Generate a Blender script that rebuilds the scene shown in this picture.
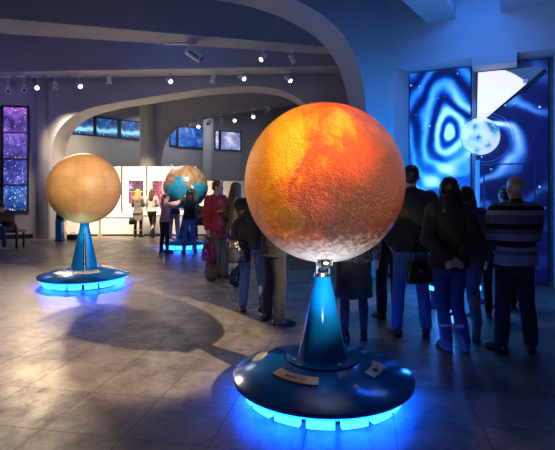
import bpy, bmesh, math, random
from mathutils import Vector, Matrix, Euler
from math import sin, cos, pi, radians as R

for _o in list(bpy.data.objects):
    bpy.data.objects.remove(_o)
SC = bpy.context.scene
COL = SC.collection

# ------------------------------------------------------------------ camera
F, CX, HY, CH = 465.0, 277.5, 190.0, 1.53
cam_d = bpy.data.cameras.new('camera')
cam_d.sensor_width = 36.0
cam_d.lens = 36.0 * F / 555.0
cam_d.shift_y = (HY - 225.0) / 555.0
cam_d.clip_start = 0.05
cam = bpy.data.objects.new('camera', cam_d)
cam.location = (0, 0, CH)
cam.rotation_euler = (R(90), 0, 0)
COL.objects.link(cam)
SC.camera = cam

# ------------------------------------------------------------------ view, world, lights
SC.view_settings.view_transform = 'Standard'
SC.view_settings.look = 'None'
SC.view_settings.gamma = 1.0
SC.view_settings.exposure = 0.0
W = bpy.data.worlds.new('world')
W.use_nodes = True
W.node_tree.nodes['Background'].inputs[0].default_value = (0.10, 0.13, 0.22, 1)
W.node_tree.nodes['Background'].inputs[1].default_value = 0.1
SC.world = W


def spot(name, loc, aim, power, col, size=60, blend=0.5, rad=0.05):
    d = bpy.data.lights.new(name, 'SPOT')
    d.energy = power; d.color = col; d.spot_size = R(size); d.spot_blend = blend
    d.shadow_soft_size = rad
    o = bpy.data.objects.new(name, d)
    o.location = loc
    o.rotation_euler = (Vector(aim) - Vector(loc)).to_track_quat('-Z', 'Y').to_euler()
    COL.objects.link(o)
    return o


def point(name, loc, power, col, rad=0.1):
    d = bpy.data.lights.new(name, 'POINT')
    d.energy = power; d.color = col; d.shadow_soft_size = rad
    o = bpy.data.objects.new(name, d); o.location = loc
    COL.objects.link(o)
    return o


def area(name, loc, aim, power, col, sx, sy):
    d = bpy.data.lights.new(name, 'AREA')
    d.shape = 'RECTANGLE'; d.size = sx; d.size_y = sy
    d.energy = power; d.color = col
    o = bpy.data.objects.new(name, d); o.location = loc
    o.rotation_euler = (Vector(aim) - Vector(loc)).to_track_quat('-Z', 'Y').to_euler()
    COL.objects.link(o)
    return o


WARM = (1.0, 0.76, 0.50)
WHITE = (1.0, 0.93, 0.84)
BLUE = (0.03, 0.22, 1.0)
# key spot behind the camera on the right: throws the big sphere's shadow to the left
spot('spot_key', (5.35, -1.5, 5.15), (-3.55, 6.7, 0), 9500, WARM, 23, 0.3, 0.05)
# spot from the upper left on the big sphere
spot('spot_sphere', (-1.9, 0.4, 4.8), (0.15, 3.5, 1.72), 950, WARM, 17, 0.4, 0.10)
# floor wash at the left, low grazing from the far track
spot('spot_floor_far', (-6.95, 13.3, 4.5), (-3.2, 6.0, 0), 700, WARM, 40, 0.9, 0.12)
spot('spot_floor_far', (-5.75, 13.3, 4.55), (-2.3, 5.6, 0), 1050, WARM, 36, 0.9, 0.12)
spot('spot_floor_left', (-2.6, -0.3, 5.0), (-3.1, 5.2, 0), 330, WARM, 50, 0.25, 0.05)
# left globe
spot('spot_left_globe', (-5.0, 4.6, 4.8), (-3.16, 7.6, 1.6), 480, WARM, 19, 0.5, 0.06)
# earth globe
spot('spot_earth', (-1.6, 8.9, 4.7), (-2.42, 12.2, 1.3), 1500, WHITE, 24, 0.5, 0.06)
spot('spot_left_bench', (-6.6, 11.6, 4.7), (-7.8, 14.4, 0.9), 260, WARM, 30, 0.8, 0.08)  # unseen spot added to brighten the wall behind the bench
# far exhibition area
area('boards_wash', (-4.8, 13.9, 4.1), (-5.0, 16.3, 0.9), 250, WARM, 3.6, 0.3).data.spread = R(72)
area('far_hall', (-3.5, 19.5, 4.6), (-3.5, 20.5, 0), 60, (0.9, 0.92, 1.0), 5, 2)
point('middle_hall', (-3.0, 12.6, 2.6), 30, (0.95, 0.86, 0.92), 0.4)  # unseen fill light added to lift the beam undersides
point('back_wall_wash', (-7.6, 17.9, 3.3), 42, WARM, 0.3)  # unseen lamp added to warm the left back wall
point('purple_wash', (-8.0, 12.6, 3.4), 30, (0.42, 0.34, 1.0), 0.3)
point('blue_coffer', (-3.2, 11.6, 5.6), 14, (0.05, 0.2, 1.0), 0.4)  # added blue light for the ceiling coffer, no fixture
spot('people_spot', (-0.2, 4.2, 4.9), (-1.0, 7.7, 1.0), 130, WHITE, 30, 0.8, 0.1)
# blue light of the projection niche
area('niche_blue', (2.9, 6.2, 4.6), (3.3, 7.9, 1.0), 60, BLUE, 2.2, 0.4)
point('blue_low', (2.45, 6.6, 0.35), 30, BLUE, 0.15)
point('blue_pillar', (1.5, 6.9, 2.0), 110, (0.015, 0.27, 1.0), 0.3)
point('blue_ceiling', (3.1, 6.1, 3.9), 16, (0.25, 0.42, 1.0), 0.4)

# ------------------------------------------------------------------ helpers
def tag(o, label=None, cat=None, group=None, kind=None):
    if label: o['label'] = label
    if cat: o['category'] = cat
    if group: o['group'] = group
    if kind: o['kind'] = kind
    return o


def root(name, loc, label, cat, group=None, rz=0.0):
    o = bpy.data.objects.new(name, None)
    o.empty_display_size = 0.1
    o.location = loc; o.rotation_euler = (0, 0, rz)
    COL.objects.link(o)
    return tag(o, label, cat, group)


def build(bm, name, m, parent=None, smooth=False, loc=None, rot=None, bevel=0):
    bmesh.ops.recalc_face_normals(bm, faces=bm.faces[:])
    me = bpy.data.meshes.new(name)
    bm.to_mesh(me); bm.free()
    if smooth:
        for p in me.polygons: p.use_smooth = True
    if m: me.materials.append(m)
    o = bpy.data.objects.new(name, me)
    COL.objects.link(o)
    if parent: o.parent = parent
    if loc is not None: o.location = loc
    if rot is not None: o.rotation_euler = rot
    if bevel:
        b = o.modifiers.new('bevel', 'BEVEL'); b.width = bevel; b.segments = 2; b.limit_method = 'ANGLE'
    return o


def box(bm, c, s, M=None):
    r = bmesh.ops.create_cube(bm, size=1.0)
    T = Matrix.Translation(c) @ Matrix.Diagonal((s[0], s[1], s[2], 1))
    if M is not None: T = M @ T
    bmesh.ops.transform(bm, matrix=T, verts=r['verts'])
    return r['verts']


def ball(bm, c, r, M=None, u=16, v=10):
    if not hasattr(r, '__len__'): r = (r, r, r)
    T = Matrix.Translation(c) @ Matrix.Diagonal((r[0], r[1], r[2], 1))
    if M is not None: T = M @ T
    nv = bm.verts.new
    top = nv(T @ Vector((0, 0, 1))); bot = nv(T @ Vector((0, 0, -1)))
    rows = [[nv(T @ Vector((sin(pi * i / v) * cos(2 * pi * k / u), sin(pi * i / v) * sin(2 * pi * k / u), cos(pi * i / v)))) for k in range(u)] for i in range(1, v)]
    for k in range(u):
        q = (k + 1) % u
        bm.faces.new((top, rows[0][k], rows[0][q])); bm.faces.new((bot, rows[-1][q], rows[-1][k]))
        for a, b in zip(rows, rows[1:]): bm.faces.new((a[k], b[k], b[q], a[q]))


def cone(bm, a, b, ra, rb, seg=14, M=None):
    a = Vector(a); b = Vector(b); d = b - a
    if d.length < 1e-6: return
    Q = d.to_track_quat('Z', 'Y').to_matrix()
    rows = []
    for c, r in ((a, max(ra, 1e-4)), (b, max(rb, 1e-4))):
        row = []
        for k in range(seg):
            p = c + Q @ Vector((r * cos(2 * pi * k / seg), r * sin(2 * pi * k / seg), 0))
            row.append(bm.verts.new(M @ p if M is not None else p))
        rows.append(row)
    for k in range(seg):
        q = (k + 1) % seg
        bm.faces.new((rows[0][k], rows[0][q], rows[1][q], rows[1][k]))
    bm.faces.new(rows[0][::-1]); bm.faces.new(rows[1])


def limb(bm, pts, rad, M=None):
    for i in range(len(pts) - 1):
        cone(bm, pts[i], pts[i + 1], rad[i], rad[i + 1], M=M)
    for p, r in zip(pts, rad):
        ball(bm, p, r, M=M, u=14, v=8)


def loft(bm, rings, M=None, n=24, ex=2.4):
    """rings: (z, half width, half depth, y offset[, x offset])"""
    rows = []
    for rg in rings:
        z, hw, hd, yo = rg[:4]
        xo = rg[4] if len(rg) > 4 else 0.0
        row = []
        for k in range(n):
            a = 2 * pi * k / n
            c, s = cos(a), sin(a)
            x = hw * math.copysign(abs(c) ** (2 / ex), c) + xo
            y = hd * math.copysign(abs(s) ** (2 / ex), s) + yo
            v = Vector((x, y, z))
            if M is not None: v = M @ v
            row.append(bm.verts.new(v))
        rows.append(row)
    for a, b in zip(rows, rows[1:]):
        for k in range(n):
            bm.faces.new((a[k], a[(k + 1) % n], b[(k + 1) % n], b[k]))
    bm.faces.new(rows[0][::-1]); bm.faces.new(rows[-1])


def lathe(bm, prof, n=64, closed=False, M=None):
    rows = []
    for r, z in prof:
        rows.append([bm.verts.new(((M @ Vector((r * cos(2 * pi * k / n), r * sin(2 * pi * k / n), z))) if M else Vector((r * cos(2 * pi * k / n), r * sin(2 * pi * k / n), z)))) for k in range(n)])
    for a, b in zip(rows, rows[1:]):
        for k in range(n):
            bm.faces.new((a[k], a[(k + 1) % n], b[(k + 1) % n], b[k]))
    if closed:
        for k in range(n):
            bm.faces.new((rows[-1][k], rows[-1][(k + 1) % n], rows[0][(k + 1) % n], rows[0][k]))
    else:
        bm.faces.new(rows[0][::-1]); bm.faces.new(rows[-1])


def prism(bm, poly, depth_vec, M=None):
    """poly: list of 3D points; extrudes by depth_vec"""
    d = Vector(depth_vec)
    a = [bm.verts.new(Vector(p) if M is None else M @ Vector(p)) for p in poly]
    b = [bm.verts.new((Vector(p) + d) if M is None else M @ (Vector(p) + d)) for p in poly]
    bm.faces.new(a[::-1]); bm.faces.new(b)
    n = len(poly)
    for k in range(n):
        bm.faces.new((a[k], a[(k + 1) % n], b[(k + 1) % n], b[k]))


def tube(bm, pts, r, seg=8, M=None):
    for i in range(len(pts) - 1):
        cone(bm, pts[i], pts[i + 1], r, r, seg, M)
    for p in pts[1:-1]:
        ball(bm, p, r, M=M, u=8, v=6)


def remesh(bm, name, m, parent, voxel=0.012, smooth=3, disp=None):
    """fuse the overlapping pieces of one part into one continuous skin"""
    me = bpy.data.meshes.new(name)
    bmesh.ops.recalc_face_normals(bm, faces=bm.faces[:])
    bm.to_mesh(me); bm.free()
    for p in me.polygons: p.use_smooth = True
    me.materials.append(m)
    t = bpy.data.objects.new(name, me)
    COL.objects.link(t); t.parent = parent
    r = t.modifiers.new('r', 'REMESH'); r.mode = 'VOXEL'; r.voxel_size = voxel; r.use_smooth_shade = True
    s = t.modifiers.new('s', 'SMOOTH'); s.factor = 0.5; s.iterations = smooth
    if disp:
        tx = bpy.data.textures.new(name + '_folds', 'CLOUDS'); tx.noise_scale = disp[1]
        dm = t.modifiers.new('d', 'DISPLACE'); dm.texture = tx; dm.strength = disp[0]; dm.mid_level = 0.5
    return t


def P(px, py, Y):
    """world point seen at photo pixel (px,py) at depth Y"""
    return Vector(((px - CX) * Y / F, Y, CH - (py - HY) * Y / F))


def PX(px, Y): return (px - CX) * Y / F
def PZ(py, Y): return CH - (py - HY) * Y / F

# ------------------------------------------------------------------ materials
class N:
    def __init__(s, name):
        s.m = bpy.data.materials.new(name); s.m.use_nodes = True
        s.t = s.m.node_tree
        s.b = s.t.nodes['Principled BSDF']

    def n(s, kind, **kw):
        x = s.t.nodes.new(kind)
        for k, v in kw.items():
            if isinstance(k, str) and hasattr(x, k): setattr(x, k, v)
        return x

    def l(s, a, b): s.t.links.new(a, b)

    def math(s, op, a, b=None, c=None, clamp=False):
        x = s.t.nodes.new('ShaderNodeMath'); x.operation = op; x.use_clamp = clamp
        for i, v in enumerate((a, b, c)):
            if v is None: continue
            if isinstance(v, (int, float)): x.inputs[i].default_value = v
            else: s.l(v, x.inputs[i])
        return x.outputs[0]

    def coord(s, which='Object'):
        return s.n('ShaderNodeTexCoord').outputs[which]

    def noise(s, vec, scale, detail=4, rough=0.5, dist=0.0):
        x = s.n('ShaderNodeTexNoise')
        x.inputs['Scale'].default_value = scale; x.inputs['Detail'].default_value = detail
        x.inputs['Roughness'].default_value = rough; x.inputs['Distortion'].default_value = dist
        s.l(vec, x.inputs['Vector'])
        return x.outputs['Fac']

    def ramp(s, fac, stops, interp='LINEAR'):
        x = s.n('ShaderNodeValToRGB'); cr = x.color_ramp; cr.interpolation = interp
        while len(cr.elements) < len(stops): cr.elements.new(0.5)
        for e, (p, c) in zip(cr.elements, stops):
            e.position = p; e.color = (*c, 1) if len(c) == 3 else c
        s.l(fac, x.inputs[0])
        return x.outputs[0]

    def mix(s, fac, a, b, blend='MIX'):
        x = s.n('ShaderNodeMix'); x.data_type = 'RGBA'; x.blend_type = blend
        for sock, v in ((x.inputs[0], fac), (x.inputs[6], a), (x.inputs[7], b)):
            if isinstance(v, (int, float)): sock.default_value = v
            elif isinstance(v, tuple): sock.default_value = (*v, 1) if len(v) == 3 else v
            else: s.l(v, sock)
        return x.outputs[2]

    def bump(s, h, strength=0.3, dist=0.01):
        x = s.n('ShaderNodeBump'); x.inputs['Strength'].default_value = strength
        x.inputs['Distance'].default_value = dist
        s.l(h, x.inputs['Height']); s.l(x.outputs[0], s.b.inputs['Normal'])

    def set(s, col=None, rough=None, metal=None, emit=None, es=None):
        b = s.b.inputs
        if col is not None:
            if isinstance(col, tuple): b['Base Color'].default_value = (*col, 1)
            else: s.l(col, b['Base Color'])
        if rough is not None:
            if isinstance(rough, (int, float)): b['Roughness'].default_value = rough
            else: s.l(rough, b['Roughness'])
        if metal is not None: b['Metallic'].default_value = metal
        if emit is not None:
            if isinstance(emit, tuple): b['Emission Color'].default_value = (*emit, 1)
            else: s.l(emit, b['Emission Color'])
            b['Emission Strength'].default_value = es if es is not None else 1.0
        return s.m


def simple(name, col, rough=0.6, metal=0.0, var=0.12, scale=6.0, bump=0.0, bscale=80):
    k = N(name)
    co = k.coord()
    f = k.noise(co, scale, 3)
    c = k.ramp(f, [(0.3, tuple(v * (1 - var) for v in col)), (0.7, tuple(min(1, v * (1 + var)) for v in col))])
    if bump: k.bump(k.noise(co, bscale, 2), bump, 0.004)
    return k.set(c, rough, metal)


def cloth(name, col, rough=0.85, var=0.18):
    k = N(name)
    co = k.coord()
    f = k.noise(co, 9, 5)
    c = k.ramp(f, [(0.3, tuple(v * (1 - var) for v in col)), (0.7, tuple(v * (1 + var) for v in col))])
    a = k.noise(co, 14, 2, dist=1.0)
    b = k.noise(co, 400, 1)
    k.bump(k.math('ADD', a, k.math('MULTIPLY', b, 0.12)), 0.35, 0.02)
    k.b.inputs['Sheen Weight'].default_value = 0.15
    return k.set(c, rough)


def glow(name, col, s):
    k = N(name)
    return k.set(col, 0.5, 0, col, s)


def space(name, dark, mid, hot, scale=1.2, stars=14, strength=1.0, seed=0.0, band=None, thr=0.12):
    """backlit astronomical picture"""
    k = N(name)
    co = k.coord()
    mp = k.n('ShaderNodeMapping'); mp.inputs['Location'].default_value = (seed, seed * 1.7, seed * .3)
    k.l(co, mp.inputs[0]); v = mp.outputs[0]
    f = k.noise(v, scale, 8, 0.6, 0.6)
    c = k.ramp(f, [(0.34, dark), (0.52, mid), (0.68, hot)])
    if band:
        sx = k.n('ShaderNodeSeparateXYZ'); k.l(co, sx.inputs[0])
        w = k.noise(v, scale * 2, 5, 0.6)
        d = k.math('ADD', k.math('SUBTRACT', sx.outputs[2], band[0]), k.math('MULTIPLY', k.math('SUBTRACT', w, 0.5), 0.5))
        g = k.math('DIVIDE', d, band[1])
        g = k.math('POWER', 2.718, k.math('MULTIPLY', k.math('MULTIPLY', g, g), -1.0))
        c = k.mix(g, c, band[2])
    vo = k.n('ShaderNodeTexVoronoi'); vo.inputs['Scale'].default_value = stars
    k.l(v, vo.inputs['Vector'])
    st = k.math('LESS_THAN', vo.outputs['Distance'], thr)
    sep = k.n('ShaderNodeSeparateColor'); k.l(vo.outputs['Color'], sep.inputs[0])
    st = k.math('MULTIPLY', st, k.math('POWER', sep.outputs[0], 1.5))
    c = k.mix(st, c, (0.8, 0.9, 1.0))
    return k.set(c, 0.35, 0, c, strength)


m_wall = simple('plaster_grey', (0.42, 0.43, 0.46), 0.75, var=0.05, scale=2, bump=0.05)
m_arch = simple('plaster_arch', (0.40, 0.40, 0.43), 0.7, var=0.05, scale=2, bump=0.05)
m_ceil = simple('ceiling_paint', (0.20, 0.24, 0.32), 0.8, var=0.05)
m_beam = simple('beam_plaster', (0.40, 0.41, 0.44), 0.7, var=0.06, scale=1.5)
m_black = simple('black_metal', (0.015, 0.015, 0.018), 0.4)
m_white = simple('white_paint', (0.78, 0.77, 0.75), 0.5, var=0.03)
m_board = simple('white_board', (0.80, 0.78, 0.74), 0.55, var=0.02)
m_steel = simple('brushed_steel', (0.55, 0.57, 0.60), 0.25, 1.0)
m_fix = simple('lamp_housing_white', (0.85, 0.85, 0.86), 0.4, var=0.03)
m_blue = simple('blue_gloss_lacquer', (0.001, 0.13, 0.46), 0.16, 0.15, var=0.05)
m_plaq = simple('brushed_plaque', (0.62, 0.52, 0.44), 0.35, 0.4, var=0.06)
m_ink = simple('black_ink', (0.02, 0.02, 0.02), 0.5)
m_wht = simple('white_ink', (0.9, 0.9, 0.9), 0.5, var=0.01)
m_led = glow('led_light_cell', (0.008, 0.15, 1.0), 18.0)
m_strip = glow('added_floor_glow', (0.002, 0.09, 1.0), 14.0)  # for the unseen ring added under each disc
m_lens = glow('spot_lens_lit', (1.0, 0.93, 0.82), 14.0)
m_lens_off = simple('spot_lens_dark', (0.05, 0.05, 0.06), 0.2)
m_glass = N('clear_glass')
m_glass.b.inputs['Transmission Weight'].default_value = 1.0
m_glass = m_glass.set((0.9, 0.95, 1.0), 0.03)


def floor_mat():
    k = N('floor_tiles')
    co = k.coord()
    mp = k.n('ShaderNodeMapping')
    a = R(-10.3)
    # rotate into the tile grid, origin at a measured joint
    mp.vector_type = 'TEXTURE'
    mp.inputs['Location'].default_value = (-1.505, 2.97, 0)
    mp.inputs['Rotation'].default_value = (0, 0, a)
    mp.inputs['Scale'].default_value = (0.555, 0.555, 0.555)
    k.l(co, mp.inputs[0])
    s = k.n('ShaderNodeSeparateXYZ'); k.l(mp.outputs[0], s.inputs[0])
    def edge(v):
        f = k.math('FRACT', v)
        return k.math('MINIMUM', f, k.math('SUBTRACT', 1.0, f))
    e = k.math('MINIMUM', edge(s.outputs[0]), edge(s.outputs[1]))
    joint = k.math('LESS_THAN', e, 0.0065)
    wn = k.n('ShaderNodeTexWhiteNoise'); wn.noise_dimensions = '3D'
    cb = k.n('ShaderNodeCombineXYZ')
    k.l(k.math('FLOOR', s.outputs[0]), cb.inputs[0]); k.l(k.math('FLOOR', s.outputs[1]), cb.inputs[1])
    k.l(cb.outputs[0], wn.inputs['Vector'])
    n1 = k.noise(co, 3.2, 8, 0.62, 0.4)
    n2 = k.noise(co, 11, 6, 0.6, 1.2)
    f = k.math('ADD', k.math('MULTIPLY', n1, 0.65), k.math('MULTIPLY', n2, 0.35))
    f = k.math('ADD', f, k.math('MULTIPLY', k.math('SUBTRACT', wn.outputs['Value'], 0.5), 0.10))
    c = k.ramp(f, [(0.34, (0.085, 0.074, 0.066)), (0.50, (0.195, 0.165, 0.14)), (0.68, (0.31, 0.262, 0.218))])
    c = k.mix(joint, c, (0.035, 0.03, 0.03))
    r = k.ramp(f, [(0.35, (0.46,) * 3), (0.65, (0.29,) * 3)])
    h = k.math('SUBTRACT', k.math('MULTIPLY', n2, 0.5), joint)
    k.bump(h, 0.25, 0.004)
    return k.set(c, r)


m_floor = floor_mat()
# ================================================================== structure
CEIL = 6.2


def structure(bm, name, m, **kw):
    return tag(build(bm, name, m, **kw), kind='structure')


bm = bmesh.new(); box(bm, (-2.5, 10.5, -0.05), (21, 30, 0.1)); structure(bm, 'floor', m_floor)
bm = bmesh.new(); box(bm, (-2.5, 10.5, CEIL + 0.05), (21, 30, 0.1)); structure(bm, 'ceiling', m_ceil)


def chaikin(pts, it=2):
    """round off an open polyline, keeping its ends"""
    for _ in range(it):
        q = [pts[0]]
        for a, b in zip(pts, pts[1:]):
            q.append(tuple(u * .75 + v * .25 for u, v in zip(a, b))); q.append(tuple(u * .25 + v * .75 for u, v in zip(a, b)))
        pts = q + [pts[-1]]
    return pts


def soften(o):
    for p in o.data.polygons: p.use_smooth = True
    o.modifiers.new('edge', 'EDGE_SPLIT').split_angle = R(25)
    return o


def wall_seg(bm, a, b, z0, z1, t=0.2, side=1):
    a = Vector((a[0], a[1], 0)); b = Vector((b[0], b[1], 0))
    d = (b - a).normalized(); n = Vector((-d.y, d.x, 0)) * side
    prism(bm, [a + Vector((0, 0, z0)), b + Vector((0, 0, z0)), b + Vector((0, 0, z1)), a + Vector((0, 0, z1))], n * t)


# oblique right wall with the projection niche
W0 = Vector((1.918, 8.07, 0)); WD = Vector((0.8996, -0.4368, 0)); WN = Vector((0.4368, 0.8996, 0))
def WP(t, off=0.0, z=0.0): return W0 + WD * t + WN * off + Vector((0, 0, z))
T0 = 0.10                                   # left edge of the niche opening
ray = lambda px: (px - CX) / F
def t_at(px, off=0.0):
    # parameter on the (offset) wall plane under photo column px
    o = W0 + WN * off; k = ray(px)
    return (k * o.y - o.x) / (WD.x - k * WD.y)
T1 = t_at(556.5)
LIN = 3.66
bm = bmesh.new()
prism(bm, [WP(0), WP(T0), WP(T0, 0, CEIL), WP(0, 0, CEIL)], WN * 0.9)
prism(bm, [WP(T1), WP(6.2), WP(6.2, 0, CEIL), WP(T1, 0, CEIL)], WN * 0.9)
prism(bm, [WP(T0, 0, LIN), WP(T1, 0, LIN), WP(T1, 0, CEIL), WP(T0, 0, CEIL)], WN * 0.9)
prism(bm, [WP(T0, 0.55), WP(T1, 0.55), WP(T1, 0.55, LIN), WP(T0, 0.55, LIN)], WN * 0.35)
# splayed left jamb
prism(bm, [WP(T0), WP(T0, 0.55), WP(T0 + 0.20, 0.55)], (0, 0, LIN))
structure(bm, 'wall_right', m_wall)
# block stepping down from the lintel over the sector panel
ta, tb = t_at(472), t_at(517)
bm = bmesh.new()
prism(bm, [WP(ta, -0.01, 3.52), WP(tb, -0.01, 3.52), WP(tb, -0.01, 3.9), WP(ta, -0.01, 3.9)], WN * 0.42)
structure(bm, 'trim_1', m_wall)

# near arch: wall plane with a curved reveal leaning back to the left
bm = bmesh.new()
YA = 8.07
inner = [(1.553, 0), (1.553, 2.4), (1.54, 2.9)]
for px, py in ((365, 92), (360, 70), (352, 49), (340, 30), (322, 14), (300, 2)):
    inner.append((PX(px, YA), PZ(py, YA)))
inner += [(0.05, 4.95), (-0.4, 5.09), (-0.9, 5.19), (-1.6, 5.27), (-2.6, 5.31), (-4.5, 5.32), (-6.0, 5.25), (-7.0, 4.9), (-7.6, 4.3), (-7.9, 3.4), (-7.9, 0)]
inner = chaikin(inner)
outer = [(-9.2, 0), (-9.2, CEIL), (1.95, CEIL), (1.95, 0)]
ext = Vector((-0.14, 0.95, 0))
prism(bm, [Vector((x, YA, z)) for x, z in inner + outer], ext)
soften(structure(bm, 'wall_near_arch', m_arch))
# link wall hidden behind the near arch pier
bm = bmesh.new(); wall_seg(bm, (1.95, 9.02), (2.6, 13.9), 0, CEIL, 0.2, -1); structure(bm, 'wall_side_passage', m_arch)

# middle arch
def face_y(px): return 14.6 - 0.7 * (px - 50) / 275.0
prof = [(50, 238), (50, 190), (50, 160), (52, 146), (57, 132), (65, 122), (75, 114), (89, 108.5), (103, 105), (118, 102), (135, 99.5), (150, 97), (175, 93), (200, 89.5),
        (220, 87.5), (245, 86), (265, 87), (282, 90), (297, 97), (309, 107), (318, 119), (324, 135), (326, 160), (326, 190), (326, 240)]
prof = chaikin(prof)
bm = bmesh.new()
pts = []
for i, (px, py) in enumerate(prof):
    Y = face_y(px); p = P(px, py, Y)
    if i in (0, len(prof) - 1): p.z = 0
    pts.append(p)
e = P(365, 200, 13.8); s0 = P(33, 200, 14.65)
out = [Vector((e.x, e.y, 0)), Vector((e.x, e.y, CEIL)), Vector((s0.x, s0.y, CEIL)), Vector((s0.x, s0.y, 0))]
prism(bm, pts + out, (0.0, 0.95, 0))
soften(structure(bm, 'wall_middle_arch', m_arch))

# left wall carrying the tall backlit window
bm = bmesh.new(); wall_seg(bm, (-12.4, 13.6), (s0.x, s0.y + 0.02), 0, CEIL, 0.3, 1); structure(bm, 'wall_left', m_wall)
bm = bmesh.new(); wall_seg(bm, (-12.4, -4), (-12.4, 13.6), 0, CEIL, 0.2, 1); structure(bm, 'wall_far_left', m_wall)
# half-round pilaster on the pier
bm = bmesh.new()
cx = PX(42, 14.6)
lathe(bm, [(0.19, 0), (0.19, CEIL)], 28, M=Matrix.Translation((cx, 14.62, 0)))
structure(bm, 'trim_2', m_arch, smooth=True)
bm = bmesh.new(); wall_seg(bm, (-12.4, -4), (8, -4), 0, CEIL, 0.2, -1); structure(bm, 'wall_rear', m_wall)
bm = bmesh.new(); wall_seg(bm, (7.6, -4), (7.6, 5.4), 0, CEIL, 0.2, -1); structure(bm, 'wall_right_rear', m_wall)

# far arch
prof = [(156, 240), (156, 190), (156, 162), (158, 148), (163, 136), (170, 128), (180, 122), (192, 118.5), (205, 115.5), (220, 112.8), (240, 109.5), (265, 105.5), (290, 102), (310, 99.5), (340, 97), (370, 96)]
prof = chaikin(prof)
bm = bmesh.new(); pts = []
for i, (px, py) in enumerate(prof):
    p = P(px, py, 18.0)
    if i == 0: p.z = 0
    pts.append(p)
pts += [Vector((pts[-1].x, 18, CEIL)), Vector((PX(153.5, 18), 18, CEIL)), Vector((PX(153.5, 18), 18, 0))]
prism(bm, pts, (0, 0.8, 0))
soften(structure(bm, 'wall_far_arch', m_arch))
bm = bmesh.new(); wall_seg(bm, (3.4, 14.5), (3.4, 25), 0, CEIL, 0.2, -1); structure(bm, 'wall_far_right', m_wall)

# back wall
BW = [(-9.6, 15.6), (-9.45, 17.4), (-5.73, 20.9), (-1.36, 23.0), (4.0, 24.6)]
for i in range(len(BW) - 1):
    bm = bmesh.new(); wall_seg(bm, BW[i], BW[i + 1], 0, CEIL, 0.2, 1)
    structure(bm, 'wall_back', m_wall)

# round columns
for px, Y, r, a in ((147.5, 17.9, 0.29, 0), (208.5, 21.0, 0.25, 0)):
    bm = bmesh.new()
    lathe(bm, [(r, 0), (r, CEIL)], 32, M=Matrix.Translation((PX(px, Y), Y, 0)))
    for zz in (PZ(141, Y), PZ(141, Y) - 1.4):
        lathe(bm, [(r + .006, zz), (r + .006, zz + .03)], 32, M=Matrix.Translation((PX(px, Y), Y, 0)))
    structure(bm, 'wall_column', m_beam, smooth=False)

# ceiling beams
def beam(front, back, z, name='trim_3', m=None):
    bm = bmesh.new()
    (ax, ay), (bx, by) = front; (cx_, cy), (dx, dy) = back
    prism(bm, [Vector((ax, ay, z)), Vector((bx, by, z)), Vector((dx, dy, z)), Vector((cx_, cy, z))], (0, 0, CEIL - z))
    structure(bm, name, m or m_beam)
ax, ay = -5.6, 9.4; bx, by = 1.27, 11.3
k = (by - ay) / (bx - ax)
beam(((-9, ay + k * (-9 - ax)), (2.2, by + k * .93)), ((-9, 10.3 + .213 * (-9 + 6.15)), (2.25, 12.1)), 5.0, 'trim_3')
beam(((-12.2, 14.0 - .02), (2.4, 12.95)), ((-12.2, 14.9), (2.4, 13.75)), 5.0, 'trim_4')
beam(((-9.3, 16.6), (3.3, 15.6)), ((-9.3, 17.3), (3.3, 16.3)), 5.25, 'trim_5')
# beams meeting the right wall
def rbeam(p0, p1, q0, q1, name):
    bm = bmesh.new(); z = 4.33
    prism(bm, [Vector((*p0, z)), Vector((*p1, z)), Vector((*q1, z)), Vector((*q0, z))], (0, 0, CEIL - z))
    structure(bm, name, m_beam)
rbeam((2.50, 7.80), (2.92, 7.60), (0.95, 5.6), (1.60, 5.3), 'trim_6')
rbeam((3.54, 7.44), (4.60, 6.95), (2.9, 5.2), (4.0, 4.8), 'trim_7')
# skirting along the near right wall
bm = bmesh.new(); prism(bm, [WP(0, -0.02), WP(T0, -0.02), WP(T0, -0.02, 0.1), WP(0, -0.02, 0.1)], WN * 0.02)
structure(bm, 'baseboard_right', m_black)
bm = bmesh.new(); wall_seg(bm, (-12.1, 13.58), (s0.x, s0.y - 0.0), 0.0, 0.14, 0.03, -1); structure(bm, 'baseboard_left', m_black)

# ================================================================== backlit pictures
def backlit(name, corner_a, corner_b, z0, z1, nx, nz, mats, label, cat='picture', thick=0.06, group=None, fr=0.045, zb=None):
    """framed lightbox between two plan points, nx*nz panes (each pane a part)"""
    a = Vector((*corner_a, 0)); b = Vector((*corner_b, 0)); L = (b - a).length
    ang = math.atan2(b.y - a.y, b.x - a.x)
    r = root(name, (a.x, a.y, z0), label, cat, group, ang)
    H = z1 - z0
    f = bmesh.new()
    for i in range(nx + 1): box(f, (L * i / nx, -thick / 2, H / 2), (fr, thick, H + fr))
    for j in range(nz + 1): box(f, (L / 2, -thick / 2, H * j / nz), (L + fr, thick, fr))
    build(f, 'frame', m_black, r)
    for i in range(nx):
        for j in range(nz):
            p = bmesh.new(); box(p, (0, 0, 0), (L / nx - fr, 0.02, H / nz - fr))
            o = build(p, 'pane', mats[(i + j * nx) % len(mats)], r)
            o.location = (L * (i + .5) / nx, -0.012, H * (j + .5) / nz)
    return r

def on_line(px, a, b):
    """plan point on line a-b under photo column px"""
    k = ray(px); dx, dy = b[0] - a[0], b[1] - a[1]
    t = (k * a[1] - a[0]) / (dx - k * dy)
    return (a[0] + t * dx, a[1] + t * dy)

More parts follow.
